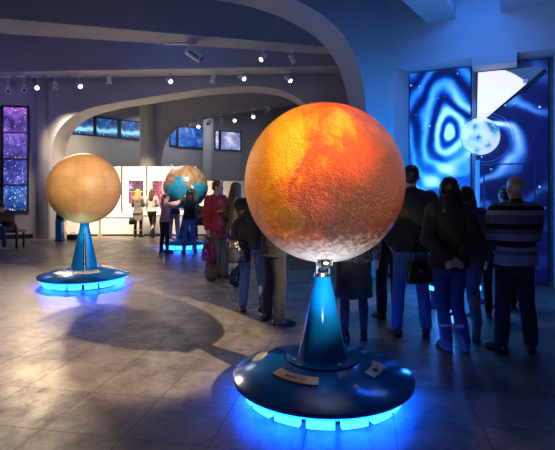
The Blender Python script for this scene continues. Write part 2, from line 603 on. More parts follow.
s_pur = space('nebula_purple', (0.02, 0.012, 0.10), (0.16, 0.07, 0.42), (0.75, 0.22, 0.75), 2.0, 14, 0.9, 3.0, thr=0.24)
s_pur2 = space('nebula_violet', (0.02, 0.012, 0.12), (0.11, 0.07, 0.38), (0.45, 0.22, 0.75), 2.2, 14, 0.85, 7.0, thr=0.24)
s_blu = space('starfield_blue', (0.006, 0.02, 0.12), (0.02, 0.07, 0.32), (0.12, 0.25, 0.65), 2.2, 13, 0.85, 1.0, thr=0.28)
s_pnk = space('starfield_pink', (0.02, 0.02, 0.14), (0.18, 0.08, 0.38), (0.9, 0.30, 0.45), 2.0, 14, 0.9, 5.0, thr=0.24)
s_bv = space('starfield_violet', (0.01, 0.015, 0.12), (0.05, 0.06, 0.34), (0.3, 0.25, 0.7), 2.0, 14, 0.9, 9.0, thr=0.24)
LW = ((-12.4, 13.6), (s0.x, s0.y + 0.02))
pa = on_line(-27, *LW); pb = on_line(28.5, *LW)
zt, zb_ = PZ(105.5, 14.3), PZ(211.5, 14.3)
mid = on_line(3.5, *LW)
w1 = backlit('backlit_window_picture', (mid[0], mid[1] - .02), (pb[0], pb[1] - .02), zb_, zt, 1, 4, [s_blu, s_bv, s_pur2, s_pur], 'tall black-framed backlit window picture of a purple and blue star field, beside the left pier', 'picture')
w2 = backlit('backlit_window_picture', (pa[0], pa[1] - .02), (mid[0] - .06, mid[1] - .02), zb_, zt, 1, 4, [s_blu, s_pnk, s_pnk, s_pur], 'backlit star picture cut by the left photo edge, left of the purple one', 'picture')

s_mw = space('milky_way', (0.004, 0.02, 0.09), (0.01, 0.07, 0.28), (0.05, 0.3, 0.75), 1.3, 7, 0.85, 2.0, (-0.12, 0.10, (0.30, 0.72, 0.95)))
a_, b_ = BW[1], BW[2]
cuts = [(60, 71, 'narrow leftmost sliver of the blue star picture strip beside the middle arch'),
        (73, 94, 'blue backlit galaxy picture high on back wall, directly above the beige globe'),
        (96, 118, 'brightest blue galaxy picture with a white band, middle of the high strip'),
        (120.5, 141, 'blue galaxy picture at right end of the high strip, beside the round column')]
for i, (x0, x1, lab) in enumerate(cuts):
    p0 = on_line(x0, a_, b_); p1 = on_line(x1, a_, b_)
    backlit('backlit_galaxy_picture', (p0[0], p0[1] - .05), (p1[0], p1[1] - .05), 3.76, 4.53, 1, 1, [s_mw], lab, 'picture', group='blue picture strip on the back wall')
s_neb = space('nebula_blue', (0.004, 0.02, 0.12), (0.02, 0.12, 0.5), (0.35, 0.45, 0.9), 1.4, 8, 0.8, 11.0)
s_wht = space('nebula_white', (0.03, 0.05, 0.2), (0.30, 0.35, 0.65), (1.0, 0.85, 0.85), 1.8, 8, 0.9, 17.0)
a_, b_ = BW[2], BW[3]
p0 = on_line(170, a_, b_); p1 = on_line(176.5, a_, b_)
backlit('backlit_nebula_picture', (p0[0], p0[1] - .05), (p1[0], p1[1] - .05), 3.55, 4.42, 1, 1, [s_neb], 'narrow dark blue nebula picture just inside the far arch curve', 'picture', group='pictures seen through the far arch')
p0 = on_line(178, a_, b_); p1 = on_line(203, a_, b_)
backlit('backlit_nebula_picture', (p0[0], p0[1] - .05), (p1[0], p1[1] - .05), 3.5, 4.44, 1, 1, [s_neb], 'blue nebula picture high above the earth globe, left of the far column', 'picture', group='pictures seen through the far arch')
p0 = on_line(215, a_, b_); p1 = on_line(219, a_, b_); p2 = on_line(240.5, a_, b_)
backlit('backlit_nebula_picture', (p0[0], p0[1] - .05), (p1[0], p1[1] - .05), 3.45, 4.35, 1, 1, [s_wht], 'narrow pale nebula strip right beside the far column', 'picture', group='pictures seen through the far arch')
backlit('backlit_nebula_picture', (p1[0] + .06, p1[1] - .05), (p2[0], p2[1] - .05), 3.45, 4.35, 1, 1, [s_wht], 'white and pink nebula picture on far wall right of the far column', 'picture', group='pictures seen through the far arch')

# ================================================================== niche prints
def swirl_mat(name, cu, cz, seed, dark_right=False):
    k = N(name)
    co = k.coord()
    s = k.n('ShaderNodeSeparateXYZ'); k.l(co, s.inputs[0])
    wa = k.noise(co, 1.2, 1, 0.4); wb = k.noise(k.n('ShaderNodeTexCoord').outputs['Object'], 0.9, 2, 0.4, 0.5)
    u = k.math('ADD', k.math('SUBTRACT', s.outputs[0], cu), k.math('MULTIPLY', k.math('SUBTRACT', wa, 0.5), 0.55)); z = k.math('ADD', k.math('SUBTRACT', s.outputs[2], cz), k.math('MULTIPLY', k.math('SUBTRACT', wb, 0.5), 0.75))
    nz = k.noise(co, 0.9, 3, 0.5); nz2 = k.noise(co, 3.0, 6, 0.6)
    if not dark_right:
        # tilted ellipse rings
        uu = k.math('ADD', k.math('MULTIPLY', u, 1.25), k.math('MULTIPLY', z, 0.25))
        zz = k.math('ADD', k.math('MULTIPLY', z, 0.72), k.math('MULTIPLY', u, -0.22))
        r = k.math('SQRT', k.math('ADD', k.math('MULTIPLY', uu, uu), k.math('MULTIPLY', zz, zz)))
        r = k.math('ADD', r, k.math('MULTIPLY', k.math('SUBTRACT', nz, 0.5), 0.34))
        w = k.math('SINE', k.math('MULTIPLY', r, 24.0))
        w = k.math('ADD', k.math('MULTIPLY', w, 0.5), 0.5)
        fall = k.math('POWER', 2.718, k.math('MULTIPLY', r, -1.1))
        f = k.math('MULTIPLY', k.math('MULTIPLY', w, k.math('MULTIPLY', wb, 1.9)), k.math('ADD', fall, 0.10))
        core = k.math('POWER', 2.718, k.math('MULTIPLY', k.math('MULTIPLY', r, r), -38.0))
        f = k.math('ADD', f, k.math('MULTIPLY', core, 0.6))
        # bright beam running down left from the globe, cyan field below it
        ln = k.math('ADD', k.math('SUBTRACT', s.outputs[2], 2.40), k.math('MULTIPLY', k.math('SUBTRACT', s.outputs[0], 1.42), -0.95))
        g = k.math('POWER', 2.718, k.math('MULTIPLY', k.math('MULTIPLY', ln, ln), -22.0))
        f = k.math('ADD', f, k.math('MULTIPLY', g, 0.55))
        low = k.math('LESS_THAN', ln, 0.0)
        low = k.math('MULTIPLY', low, k.math('SUBTRACT', 0.75, k.math('MULTIPLY', nz2, 0.5)))
        f = k.math('MAXIMUM', f, k.math('MULTIPLY', low, 0.62))
        f = k.math('ADD', f, k.math('MULTIPLY', k.math('SUBTRACT', nz2, 0.5), 0.14))
        c = k.ramp(f, [(0.0, (0.002, 0.008, 0.07)), (0.22, (0.003, 0.035, 0.26)), (0.42, (0.01, 0.16, 0.62)), (0.62, (0.05, 0.38, 0.85)), (0.95, (0.45, 0.82, 1.0))])
    else:
        # arcs sweeping from the globe down to the right on violet black
        r = k.math('SQRT', k.math('ADD', k.math('MULTIPLY', u, u), k.math('MULTIPLY', k.math('MULTIPLY', z, z), 2.4)))
        r = k.math('ADD', r, k.math('MULTIPLY', k.math('SUBTRACT', nz, 0.5), 0.5))
        w = k.math('POWER', k.math('ADD', k.math('MULTIPLY', k.math('SINE', k.math('MULTIPLY', r, 9.0)), 0.5), 0.5), 4.0)
        d = k.math('SQRT', k.math('ADD', k.math('POWER', k.math('SUBTRACT', s.outputs[0], 1.45), 2.0), k.math('POWER', k.math('SUBTRACT', s.outputs[2], 2.45), 2.0)))
        fall = k.math('POWER', 2.718, k.math('MULTIPLY', d, -1.5))
        f = k.math('ADD', k.math('MULTIPLY', w, k.math('ADD', k.math('MULTIPLY', fall, 1.3), 0.10)), k.math('MULTIPLY', fall, 0.25))
        f = k.math('ADD', f, k.math('MULTIPLY', k.math('SUBTRACT', nz2, 0.5), 0.22))
        c = k.ramp(f, [(0.0, (0.003, 0.004, 0.05)), (0.2, (0.006, 0.018, 0.13)), (0.42, (0.02, 0.10, 0.42)), (0.65, (0.10, 0.32, 0.8)), (0.95, (0.6, 0.85, 1.0))])
    vo = k.n('ShaderNodeTexVoronoi'); vo.inputs['Scale'].default_value = 6; k.l(co, vo.inputs['Vector'])
    sep = k.n('ShaderNodeSeparateColor'); k.l(vo.outputs['Color'], sep.inputs[0])
    st = k.math('MULTIPLY', k.math('LESS_THAN', vo.outputs['Distance'], 0.10), k.math('POWER', sep.outputs[0], 2.0))
    c = k.mix(st, c, (0.5, 0.75, 1.0))
    return k.set(c, 0.3, 0, c, 0.95)

PO = 0.49    # print plane offset behind the wall face
ang_w = math.atan2(WD.y, WD.x)
def niche_panel(px0, px1, m, label, z0=0.05, z1=LIN - 0.04, off=PO):
    t0, t1 = t_at(px0, off), t_at(px1, off)
    o = W0 + WN * off
    r = root('space_mural_panel', (o.x, o.y, 0), label, 'mural', 'mural panels in the niche', ang_w)
    b = bmesh.new(); box(b, ((t0 + t1) / 2, 0, (z0 + z1) / 2), (t1 - t0, 0.03, z1 - z0)); build(b, 'printed_panel', m, r)
    b = bmesh.new()
    for t in (t0 + .012, t1 - .012): box(b, (t, -0.02, (z0 + z1) / 2), (0.024, 0.02, z1 - z0))
    build(b, 'edge_strip', m_black, r)
    return r
m_sw = swirl_mat('mural_swirl', 0.97, 2.62, 0)
m_dk = swirl_mat('mural_dark_arcs', 1.25, 2.2, 4, True)
niche_panel(408.5, 472, m_sw, 'left mural panel in the niche: blue whirlpool of light rings')
niche_panel(476.5, 549.5, m_dk, 'right mural panel in the niche: dark violet space with pale arcs, behind the striped man')

# low dark stand-in case frame on the right mural (thin glazed door)
off = 0.30
tA, tB = t_at(484, off), t_at(535, off)
o = W0 + WN * off
r = root('glass_display_case', (o.x, o.y, 0), 'tall thin-framed glass case under the white wall globe in the niche', 'display case', None, ang_w)
zc = PZ(164, 7.7)
b = bmesh.new()
for t in (tA, tB): box(b, (t, 0, zc / 2), (0.022, 0.03, zc))
box(b, ((tA + tB) / 2, 0, zc - .011), (tB - tA, 0.03, 0.022)); box(b, ((tA + tB) / 2, 0, 0.04), (tB - tA, 0.03, 0.08))
build(b, 'case_frame', simple('case_frame_blue', (0.10, 0.16, 0.35), 0.3, 0.5), r)
b = bmesh.new(); box(b, ((tA + tB) / 2, 0.0, zc / 2), (tB - tA - .03, 0.006, zc - .03)); build(b, 'glass_pane', m_glass, r)
# bright acrylic pole beside the case
to = t_at(477.5, 0.28); p = WP(to, 0.28)
r = root('lit_acrylic_post', (p.x, p.y, 0), 'slim pale blue glowing post under the white wall globe', 'post')
b = bmesh.new(); lathe(b, [(0.035, 0.03), (0.035, PZ(160, p.y))], 20); build(b, 'tube', glow('acrylic_glow', (0.04, 0.26, 0.85), 0.8), r, smooth=True)
b = bmesh.new(); lathe(b, [(0.06, 0), (0.06, 0.03)], 24); build(b, 'foot', m_steel, r)

# white globe in front of the mural
tg = t_at(480, 0.14); pg = WP(tg, 0.14)
pg.z = PZ(136.5, pg.y)
r = root('mural_globe', pg, 'bright white and blue globe mounted before the mural, touching the white sector', 'globe')
k = N('white_globe_surface'); co = k.coord(); f = k.noise(co, 4.5, 6, 0.55)
c = k.ramp(f, [(0.42, (0.75, 0.93, 1.0)), (0.52, (0.35, 0.68, 0.9)), (0.60, (0.02, 0.22, 0.5))])
m_wg = k.set(c, 0.3, 0, c, 0.75)
b = bmesh.new(); ball(b, (0, 0, 0), 0.30, u=40, v=24); build(b, 'sphere', m_wg, r, smooth=True)
b = bmesh.new()
for rr in (0.37, 0.42):
    Mx = Matrix.Translation((0.10, 0.02, -0.04)) @ Matrix.Rotation(ang_w, 4, 'Z') @ Matrix.Rotation(R(90), 4, 'X')
    ring = [(Mx @ Vector((rr * cos(a * pi / 24), rr * sin(a * pi / 24), 0))) for a in range(49)]
    tube(b, ring, 0.004, 6)
build(b, 'ring', simple('ring_blue', (0.25, 0.5, 0.8), 0.3), r)
b = bmesh.new(); cone(b, (0, 0, 0), WN * 0.33, 0.03, 0.03); build(b, 'wall_bracket', m_steel, r)

# white sector panel
to0 = t_at(477, 0.41)
o = WP(to0, 0.41)
sc = o.y / F / 0.95
zc = PZ(126, o.y)
r = root('sector_panel', (o.x, o.y, zc), 'white fan-shaped panel with grey outer band hanging from the niche lintel', 'panel', None, ang_w)
def sector(r0, r1, a0, a1, zmax, d, y0):
    b = bmesh.new(); n = 24
    pts = []
    for i in range(n + 1):
        a = R(a0 + (a1 - a0) * i / n); pts.append(Vector((r1 * cos(a), y0, min(zmax, r1 * sin(a)))))
    if r0 > 0:
        for i in range(n, -1, -1):
            a = R(a0 + (a1 - a0) * i / n); pts.append(Vector((r0 * cos(a), y0, min(zmax, r0 * sin(a)))))
    else: pts.append(Vector((0, y0, 0)))
    q = []
    for p_ in pts:
        if not q or (p_ - q[-1]).length > 1e-4: q.append(p_)
    if (q[0] - q[-1]).length < 1e-4: q.pop()
    prism(b, q, (0, d, 0)); return b
zmax = 3.50 - zc
m_sec = glow('sector_screen', (1.0, 0.93, 0.90), 0.80)
build(sector(0, 0.98, 41, 89, zmax, 0.02, -0.022), 'white_screen', m_sec, r)
build(sector(0.985, 1.30, 38, 75, zmax, 0.05, -0.02), 'outer_band', simple('band_grey', (0.42, 0.50, 0.55), 0.4), r)
build(sector(0, 1.30, 37.6, 40.8, zmax, 0.05, -0.02), 'lower_rail', m_black, r)
b = bmesh.new(); box(b, (0.98 * cos(R(43)), -0.05, 0.98 * sin(R(43))), (0.07, 0.06, 0.06)); build(b, 'clamp', m_steel, r)
# ================================================================== globe exhibits
def globe_stand(r, base_r, col_top, split, rz, plaques):
    k = base_r / 0.675
    b = bmesh.new()
    lathe(b, [(0.05, 0.125), (base_r - 0.03, 0.125), (base_r, 0.135), (base_r, 0.155), (base_r - 0.012, 0.165), (base_r * 0.7, 0.222), (0.30, 0.268), (0.05, 0.275)], 96)
    disc = build(b, 'base_disc', m_blue, r, smooth=True)
    sm = disc.modifiers.new('e', 'EDGE_SPLIT'); sm.split_angle = R(35)
    def zt(rr): return 0.165 + (base_r - rr) / (base_r - 0.30) * 0.103 + (0.006 if 0.35 < rr < base_r - .05 else 0)
    b = bmesh.new(); lathe(b, [(0.05, 0.005), (base_r * 0.70, 0.005), (base_r * 0.70, 0.125), (0.05, 0.125)], 64); build(b, 'plinth', m_black, r)
    b = bmesh.new(); lathe(b, [(0.10, 0.265), (0.268, 0.265), (0.272, 0.272), (0.272, 0.284), (0.10, 0.29)], 64)
    d = build(b, 'collar_ring', m_blue, r, smooth=True); d.modifiers.new('e', 'EDGE_SPLIT').split_angle = R(35)
    for i in range(4):
        a = R(45 + 90 * i - 20)
        b = bmesh.new(); lathe(b, [(0.014, 0.284), (0.012, 0.298), (0.004, 0.303)], 14, M=Matrix.Translation((0.235 * cos(a), 0.235 * sin(a), 0)))
        build(b, 'bolt', m_steel, r, smooth=True)
    nseg = 16
    for i in range(nseg):
        a0 = 2 * pi * i / nseg + rz; a1 = a0 + 2 * pi / nseg * 0.80
        b = bmesh.new(); ri, ro = base_r * 0.80, base_r * 0.865
        pts = [Vector((ro * cos(a0 + (a1 - a0) * j / 6), ro * sin(a0 + (a1 - a0) * j / 6), 0.022)) for j in range(7)]
        pts += [Vector((ri * cos(a1 - (a1 - a0) * j / 6), ri * sin(a1 - (a1 - a0) * j / 6), 0.022)) for j in range(7)]
        prism(b, pts, (0, 0, 0.092)); build(b, 'light_cell', m_led, r)
    b = bmesh.new(); lathe(b, [(base_r * .885, 0.112), (base_r * .965, 0.112), (base_r * .965, 0.122), (base_r * .885, 0.122)], 64, closed=True)
    build(b, 'added_glow_strip', m_strip, r)  # unseen glowing ring added to deepen the blue on the floor
    # tapered column
    if split:
        for i in range(4):
            b = bmesh.new(); a0 = rz + i * pi / 2 + 0.13; a1 = rz + (i + 1) * pi / 2 - 0.13
            rows = []
            for zz, rr, th in ((0.285, 0.205, .03), (col_top, 0.062, .02)):
                rows.append([b.verts.new((q * cos(a), q * sin(a), zz)) for q, a in
                             [(rr, a0 + (a1 - a0) * j / 5) for j in range(6)] + [(rr * .25, a1), (rr * .25, a0)]])
            n = len(rows[0])
            for j in range(n): b.faces.new((rows[0][j], rows[0][(j + 1) % n], rows[1][(j + 1) % n], rows[1][j]))
            b.faces.new(rows[0][::-1]); b.faces.new(rows[1])
            build(b, 'column_fin', m_blue, r)
    else:
        b = bmesh.new(); lathe(b, [(0.182, 0.284), (0.178, 0.30), (0.060, col_top)], 48)
        build(b, 'column', m_blue, r, smooth=True).modifiers.new('e', 'EDGE_SPLIT').split_angle = R(35)
    for (a, da, r0, r1, kind) in plaques:
        b = bmesh.new(); n = 14; top = []; bot = []
        for rr in (r0, r1):
            top.append([b.verts.new((rr * cos(R(a - da + 2 * da * j / n)), rr * sin(R(a - da + 2 * da * j / n)), zt(rr) + .006)) for j in range(n + 1)])
            bot.append([b.verts.new((rr * cos(R(a - da + 2 * da * j / n)), rr * sin(R(a - da + 2 * da * j / n)), zt(rr) - .004)) for j in range(n + 1)])
        for j in range(n):
            b.faces.new((top[0][j], top[0][j + 1], top[1][j + 1], top[1][j]))
            b.faces.new((bot[0][j], bot[0][j + 1], bot[1][j + 1], bot[1][j]))
            b.faces.new((top[1][j], top[1][j + 1], bot[1][j + 1], bot[1][j])); b.faces.new((top[0][j], top[0][j + 1], bot[0][j + 1], bot[0][j]))
        for j in (0, n): b.faces.new((top[0][j], top[1][j], bot[1][j], bot[0][j]))
        pq = build(b, 'plaque', m_plaq, r)
        rm = (r0 + r1) / 2
        def mark(aa, rr, sa, sr, m, nm):
            b = bmesh.new()
            Mx = Matrix.Rotation(R(aa), 4, 'Z') @ Matrix.Translation((rr, 0, zt(rr) + .0075)) @ Matrix.Rotation(math.atan2(0.103, base_r - .30), 4, 'Y')
            box(b, (0, 0, 0), (sr, sa, .003), Mx); build(b, nm, m, pq)
        if kind == 'text':
            # leaf-like white emblem followed by a short dark caption line
            mark(a - da * .55, rm, .026, .014, m_wht, 'emblem'); mark(a - da * .55, rm + .002, .012, .026, m_wht, 'emblem')
            aa = a - da * .34
            for w in (7, 5, 8, 6): mark(aa, rm + .002, w * .0026, .009, m_ink, 'lettering'); aa += w * .42 + .55
            aa = a + da * .32
            for w in (6, 7, 5): mark(aa, rm + .004, w * .002, .006, m_plaq_d, 'lettering'); aa += w * .36 + .5
        if kind == 'logo':
            mark(a - da * .25, rm, .042, .034, m_ink, 'emblem')
            for q, w in ((0.02, 6), (0.22, 5), (0.42, 7)): mark(a + da * q, rm, w * .003, .008, m_plaq_d, 'lettering')
    return disc


m_plaq_d = simple('faded_ink', (0.22, 0.19, 0.17), 0.5)


def mars_mat():
    k = N('orange_planet_relief'); co = k.coord()
    s = k.n('ShaderNodeSeparateXYZ'); k.l(co, s.inputs[0])
    n1 = k.noise(co, 2.1, 7, 0.58, 0.7); n2 = k.noise(co, 26, 5, 0.65); n3 = k.noise(co, 75, 3, 0.6)
    # the colour grows paler yellow on the left side of the globe, redder to the right
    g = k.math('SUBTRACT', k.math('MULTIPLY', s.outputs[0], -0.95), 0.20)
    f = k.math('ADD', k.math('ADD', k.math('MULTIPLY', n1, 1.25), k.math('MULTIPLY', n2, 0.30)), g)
    f = k.math('SUBTRACT', k.math('ADD', f, k.math('MULTIPLY', s.outputs[2], 0.42)), 0.20)  # shade painted into the colour: darker towards the bottom
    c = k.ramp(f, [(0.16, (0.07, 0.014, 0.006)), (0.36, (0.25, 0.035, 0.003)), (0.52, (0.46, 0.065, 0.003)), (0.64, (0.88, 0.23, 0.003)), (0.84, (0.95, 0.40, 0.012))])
    patch = k.n('ShaderNodeVectorMath'); patch.operation = 'DISTANCE'; k.l(co, patch.inputs[0]); patch.inputs[1].default_value = (-0.26, -0.47, -0.245)
    pf = k.math('LESS_THAN', k.math('ADD', patch.outputs['Value'], k.math('MULTIPLY', n2, 0.05)), 0.125)
    c = k.mix(k.math('MULTIPLY', pf, 0.5), c, (0.50, 0.20, 0.02))
    d1 = k.n('ShaderNodeVectorMath'); d1.operation = 'DISTANCE'; k.l(co, d1.inputs[0]); d1.inputs[1].default_value = (0.14, -0.56, 0.17)
    pf = k.ramp(k.math('ADD', d1.outputs['Value'], k.math('MULTIPLY', k.math('SUBTRACT', n1, .5), 0.3)), [(0.06, (1, 1, 1)), (0.22, (0, 0, 0))])
    c = k.mix(k.math('MULTIPLY', pf, 0.45), c, (0.50, 0.05, 0.02))
    glare = k.math('ADD', k.math('MULTIPLY', s.outputs[2], -1.0), k.math('MULTIPLY', k.math('SUBTRACT', n2, 0.5), 0.5))  # uplight glare painted into the colour as a pale bottom
    c = k.mix(k.math('MULTIPLY', k.ramp(glare, [(0.36, (0, 0, 0)), (0.56, (1, 1, 1))]), 0.8), c, (0.55, 0.45, 0.43))
    h = k.math('ADD', k.math('MULTIPLY', n2, 1.0), k.math('MULTIPLY', n3, 0.7))
    k.bump(h, 1.0, 0.022)
    k.b.inputs['Specular IOR Level'].default_value = 0.38
    return k.set(c, 0.30)


def tan_mat():
    k = N('beige_globe_panels'); co = k.coord()
    s = k.n('ShaderNodeSeparateXYZ'); k.l(co, s.inputs[0])
    lon = k.math('ARCTAN2', s.outputs[1], s.outputs[0])
    r = k.n('ShaderNodeVectorMath'); r.operation = 'LENGTH'; k.l(co, r.inputs[0])
    lat = k.math('ARCSINE', k.math('DIVIDE', s.outputs[2], r.outputs['Value']))
    def line(v, m, w):
        f = k.math('FRACT', k.math('ADD', k.math('MULTIPLY', v, m), 20.0))
        return k.math('LESS_THAN', k.math('MINIMUM', f, k.math('SUBTRACT', 1.0, f)), w)
    g = k.math('MAXIMUM', line(lon, 24 / (2 * pi), 0.022), line(lat, 12 / pi, 0.022))
    n = k.noise(co, 3, 6, 0.6); n2 = k.noise(co, 30, 3)
    c = k.ramp(n, [(0.35, (0.44, 0.24, 0.09)), (0.65, (0.60, 0.36, 0.16))])
    c = k.mix(k.math('MULTIPLY', n2, 0.3), c, (0.40, 0.22, 0.09))
    c = k.mix(k.math('MULTIPLY', g, 0.5), c, (0.28, 0.17, 0.09))
    k.bump(k.math('SUBTRACT', n2, g), 0.15, 0.006)
    return k.set(c, 0.5)


def earth_mat():
    k = N('earth_relief'); co = k.coord()
    mp = k.n('ShaderNodeMapping'); mp.inputs['Location'].default_value = (4.3, 1.2, 0.85); k.l(co, mp.inputs[0])
    n = k.noise(mp.outputs[0], 2.3, 8, 0.55, 0.3); n2 = k.noise(co, 11, 6, 0.6)
    s = k.n('ShaderNodeSeparateXYZ'); k.l(co, s.inputs[0])
    f = k.math('ADD', n, k.math('ADD', k.math('MULTIPLY', s.outputs[2], 0.34), k.math('MULTIPLY', s.outputs[0], -0.14)))
    land = k.ramp(n2, [(0.35, (0.13, 0.12, 0.05)), (0.5, (0.32, 0.16, 0.07)), (0.65, (0.42, 0.26, 0.14))])
    sea = k.ramp(n2, [(0.3, (0.01, 0.16, 0.30)), (0.7, (0.04, 0.34, 0.42))])
    t = k.ramp(f, [(0.515, (0, 0, 0)), (0.53, (1, 1, 1))])
    c = k.mix(t, sea, land)
    ice = k.ramp(s.outputs[2], [(0.0, (1, 1, 1)), (0.06, (0, 0, 0))])
    k.bump(k.math('MULTIPLY', t, n2), 0.4, 0.02)
    return k.set(c, 0.35)


# the big orange planet
YG = 3.5
gx = PX(322.3, YG)
mars = root('planet_globe_exhibit', (gx, YG, 0), 'large orange-red planet globe on a blue conical stand, nearest the viewer', 'globe exhibit')
globe_stand(mars, 0.672, 0.885, False, 0.12,
            [(-124, 25, 0.36, 0.435, 'text'), (152, 17, 0.47, 0.545, 'plain'), (-24, 19, 0.37, 0.445, 'logo')])
zc = PZ(182.5, YG); rad = 0.595
b = bmesh.new(); ball(b, (0, 0, 0), rad, u=128, v=80)
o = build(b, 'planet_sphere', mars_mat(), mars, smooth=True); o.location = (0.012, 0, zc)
b = bmesh.new(); lathe(b, [(0.062, 0.885), (0.064, 0.89), (0.064, 0.915), (0.045, 0.92)], 32); build(b, 'column_cap', m_steel, mars, smooth=False)
b = bmesh.new()
for sx in (-1, 1): box(b, (sx * 0.046, -0.02, 0.965), (0.010, 0.07, 0.11))
box(b, (0, 0.0, 0.955), (0.085, 0.012, 0.09)); cone(b, (0, 0, .91), (0, 0, 1.0), 0.028, 0.028)
build(b, 'neck_bracket', m_steel, mars, bevel=0.002)
b = bmesh.new(); box(b, (0, 0, 0), (0.105, 0.012, 0.075), Matrix.Translation((-0.005, -0.235, 1.035)) @ Matrix.Rotation(R(-18), 4, 'X'))
build(b, 'lamp_shield', m_steel, mars, bevel=0.003)
b = bmesh.new()
limb(b, [(0.0, -0.05, 0.95), (0.0, -0.16, 0.965), (0.0, -0.225, 1.0)], [0.012, 0.012, 0.012]); build(b, 'lamp_arm', m_black, mars)
b = bmesh.new(); cone(b, (0.0, -0.25, 0.985), (0.0, -0.235, 1.02), 0.026, 0.034); build(b, 'uplight_head', m_black, mars)
b = bmesh.new(); ball(b, (0.0, -0.262, 1.02), (0.016, 0.008, 0.010)); build(b, 'uplight_lens', m_lens, mars)
# uplight under the sphere
spot('uplight', (gx - 0.02, YG - 0.52, 0.66), (gx - 0.02, YG - 0.16, 1.05), 38, (0.80, 0.92, 1.0), 120, 0.9, 0.03)

# beige globe at the left
YL = 7.6
tan = root('planet_globe_exhibit', (PX(84.5, YL), YL, 0), 'beige globe with a square panel grid on a split blue stand, at left', 'globe exhibit')
globe_stand(tan, 0.705, 0.97, True, R(-67.4), [(-120, 16, 0.40, 0.49, 'plain'), (-62, 26, 0.36, 0.44, 'text')])
b = bmesh.new(); ball(b, (0, 0, 0), 0.572, u=96, v=64)
o = build(b, 'globe_sphere', tan_mat(), tan, smooth=True); o.location = (0, 0, PZ(188.3, YL)); o.rotation_euler = (R(-4), 0, R(22))
b = bmesh.new(); lathe(b, [(0.070, 0.90), (0.070, 0.995), (0.03, 1.0)], 24); build(b, 'column_cap', m_blue, tan)
b = bmesh.new(); lathe(b, [(0.028, 0.98), (0.028, 1.03)], 16); build(b, 'pivot', m_black, tan)
spot('uplight_left', (PX(84.5, YL) + .05, YL - 0.38, 0.72), (PX(84.5, YL), YL - 0.1, 1.05), 7, (0.55, 1.0, 0.85), 120, 0.9, 0.03)

# earth
YE = 12.3
earth = root('planet_globe_exhibit', (PX(186, YE), YE, 0), 'earth globe with blue oceans and brown land on a blue stand, touched by two visitors', 'globe exhibit')
globe_stand(earth, 0.66, 0.97, True, R(30), [])
b = bmesh.new(); ball(b, (0, 0, 0), 0.575, u=64, v=40)
zE = PZ(187, YE)
o = build(b, 'globe_sphere', earth_mat(), earth, smooth=True); o.location = (0, 0, zE)
b = bmesh.new()
ax = Vector((-0.50, -0.25, 0.83)).normalized(); side = Vector((-0.75, -0.2, -0.5)).normalized()
side = (side - ax * side.dot(ax)).normalized()
arc = [ax * 0.61 * cos(R(a)) + side * 0.61 * sin(R(a)) + Vector((0, 0, zE)) for a in range(0, 181, 9)]
tube(b, arc, 0.020, 8); cone(b, ax * 0.57 + Vector((0, 0, zE)), ax * 0.72 + Vector((0, 0, zE)), 0.022, 0.016)
build(b, 'meridian_arm', m_white, earth)
b = bmesh.new(); lathe(b, [(0.06, 0.95), (0.06, 1.05)], 20); build(b, 'pivot', m_blue, earth)

# a small lit stand of the next exhibit seen between the visitors' legs
for px, Y, lab in ((433.5, 6.1, 'slim glowing blue stand seen between the jeans man and the long black-haired woman'),
                   (477.0, 6.35, 'slim blue stand with glowing top seen just left of the striped man')):
    r = root('lit_pedestal', (PX(px, Y), Y, 0), lab, 'pedestal', 'lit pedestals in front of the niche')
    b = bmesh.new(); lathe(b, [(0.13, 0.0), (0.12, 0.03), (0.045, 0.06), (0.03, 0.42), (0.04, PZ(286, Y) - .05)], 24); build(b, 'pedestal_body', m_blue, r, smooth=True)
    b = bmesh.new(); lathe(b, [(0.055, PZ(286, Y) - .05), (0.055, PZ(286, Y))], 24); build(b, 'light_ring', glow('pedestal_glow', (0.08, 0.45, 1.0), 2.2), r, smooth=True)

# ================================================================== track spotlights
def track_spot(px, py, Y, ztop, aim, size, label, lit, group, name='track_spotlight'):
    p = P(px, py, Y)
    r = root(name, (p.x, p.y, ztop), label, 'spotlight', group)
    dz = p.z - ztop
    b = bmesh.new(); box(b, (-0.06 * size, 0, -0.02), (0.24 * size, 0.05, 0.04)); build(b, 'adapter', m_fix, r)
    b = bmesh.new(); cone(b, (0, 0, -.03), (0, 0, dz + 0.07 * size), 0.012, 0.012, 8)
    box(b, (0.0, 0.0, dz + 0.055 * size), (0.13 * size, 0.025, 0.02))
    build(b, 'yoke', m_fix, r)
    d = Vector(aim).normalized()
    c = Vector((0, 0, dz))
    L = 0.20 * size
    b = bmesh.new()
    cone(b, c - d * L / 2, c + d * L * .35, 0.044 * size, 0.056 * size, 20)
    cone(b, c + d * L * .35, c + d * L / 2, 0.060 * size, 0.060 * size, 20)
    build(b, 'lamp_body', m_fix if lit != 'black' else m_fix, r)
    b = bmesh.new(); cone(b, c + d * (L / 2 + .001), c + d * (L / 2 + .008), 0.040 * size, 0.040 * size, 20)
    build(b, 'lens', m_lens if lit is True else m_lens_off, r)
    return r

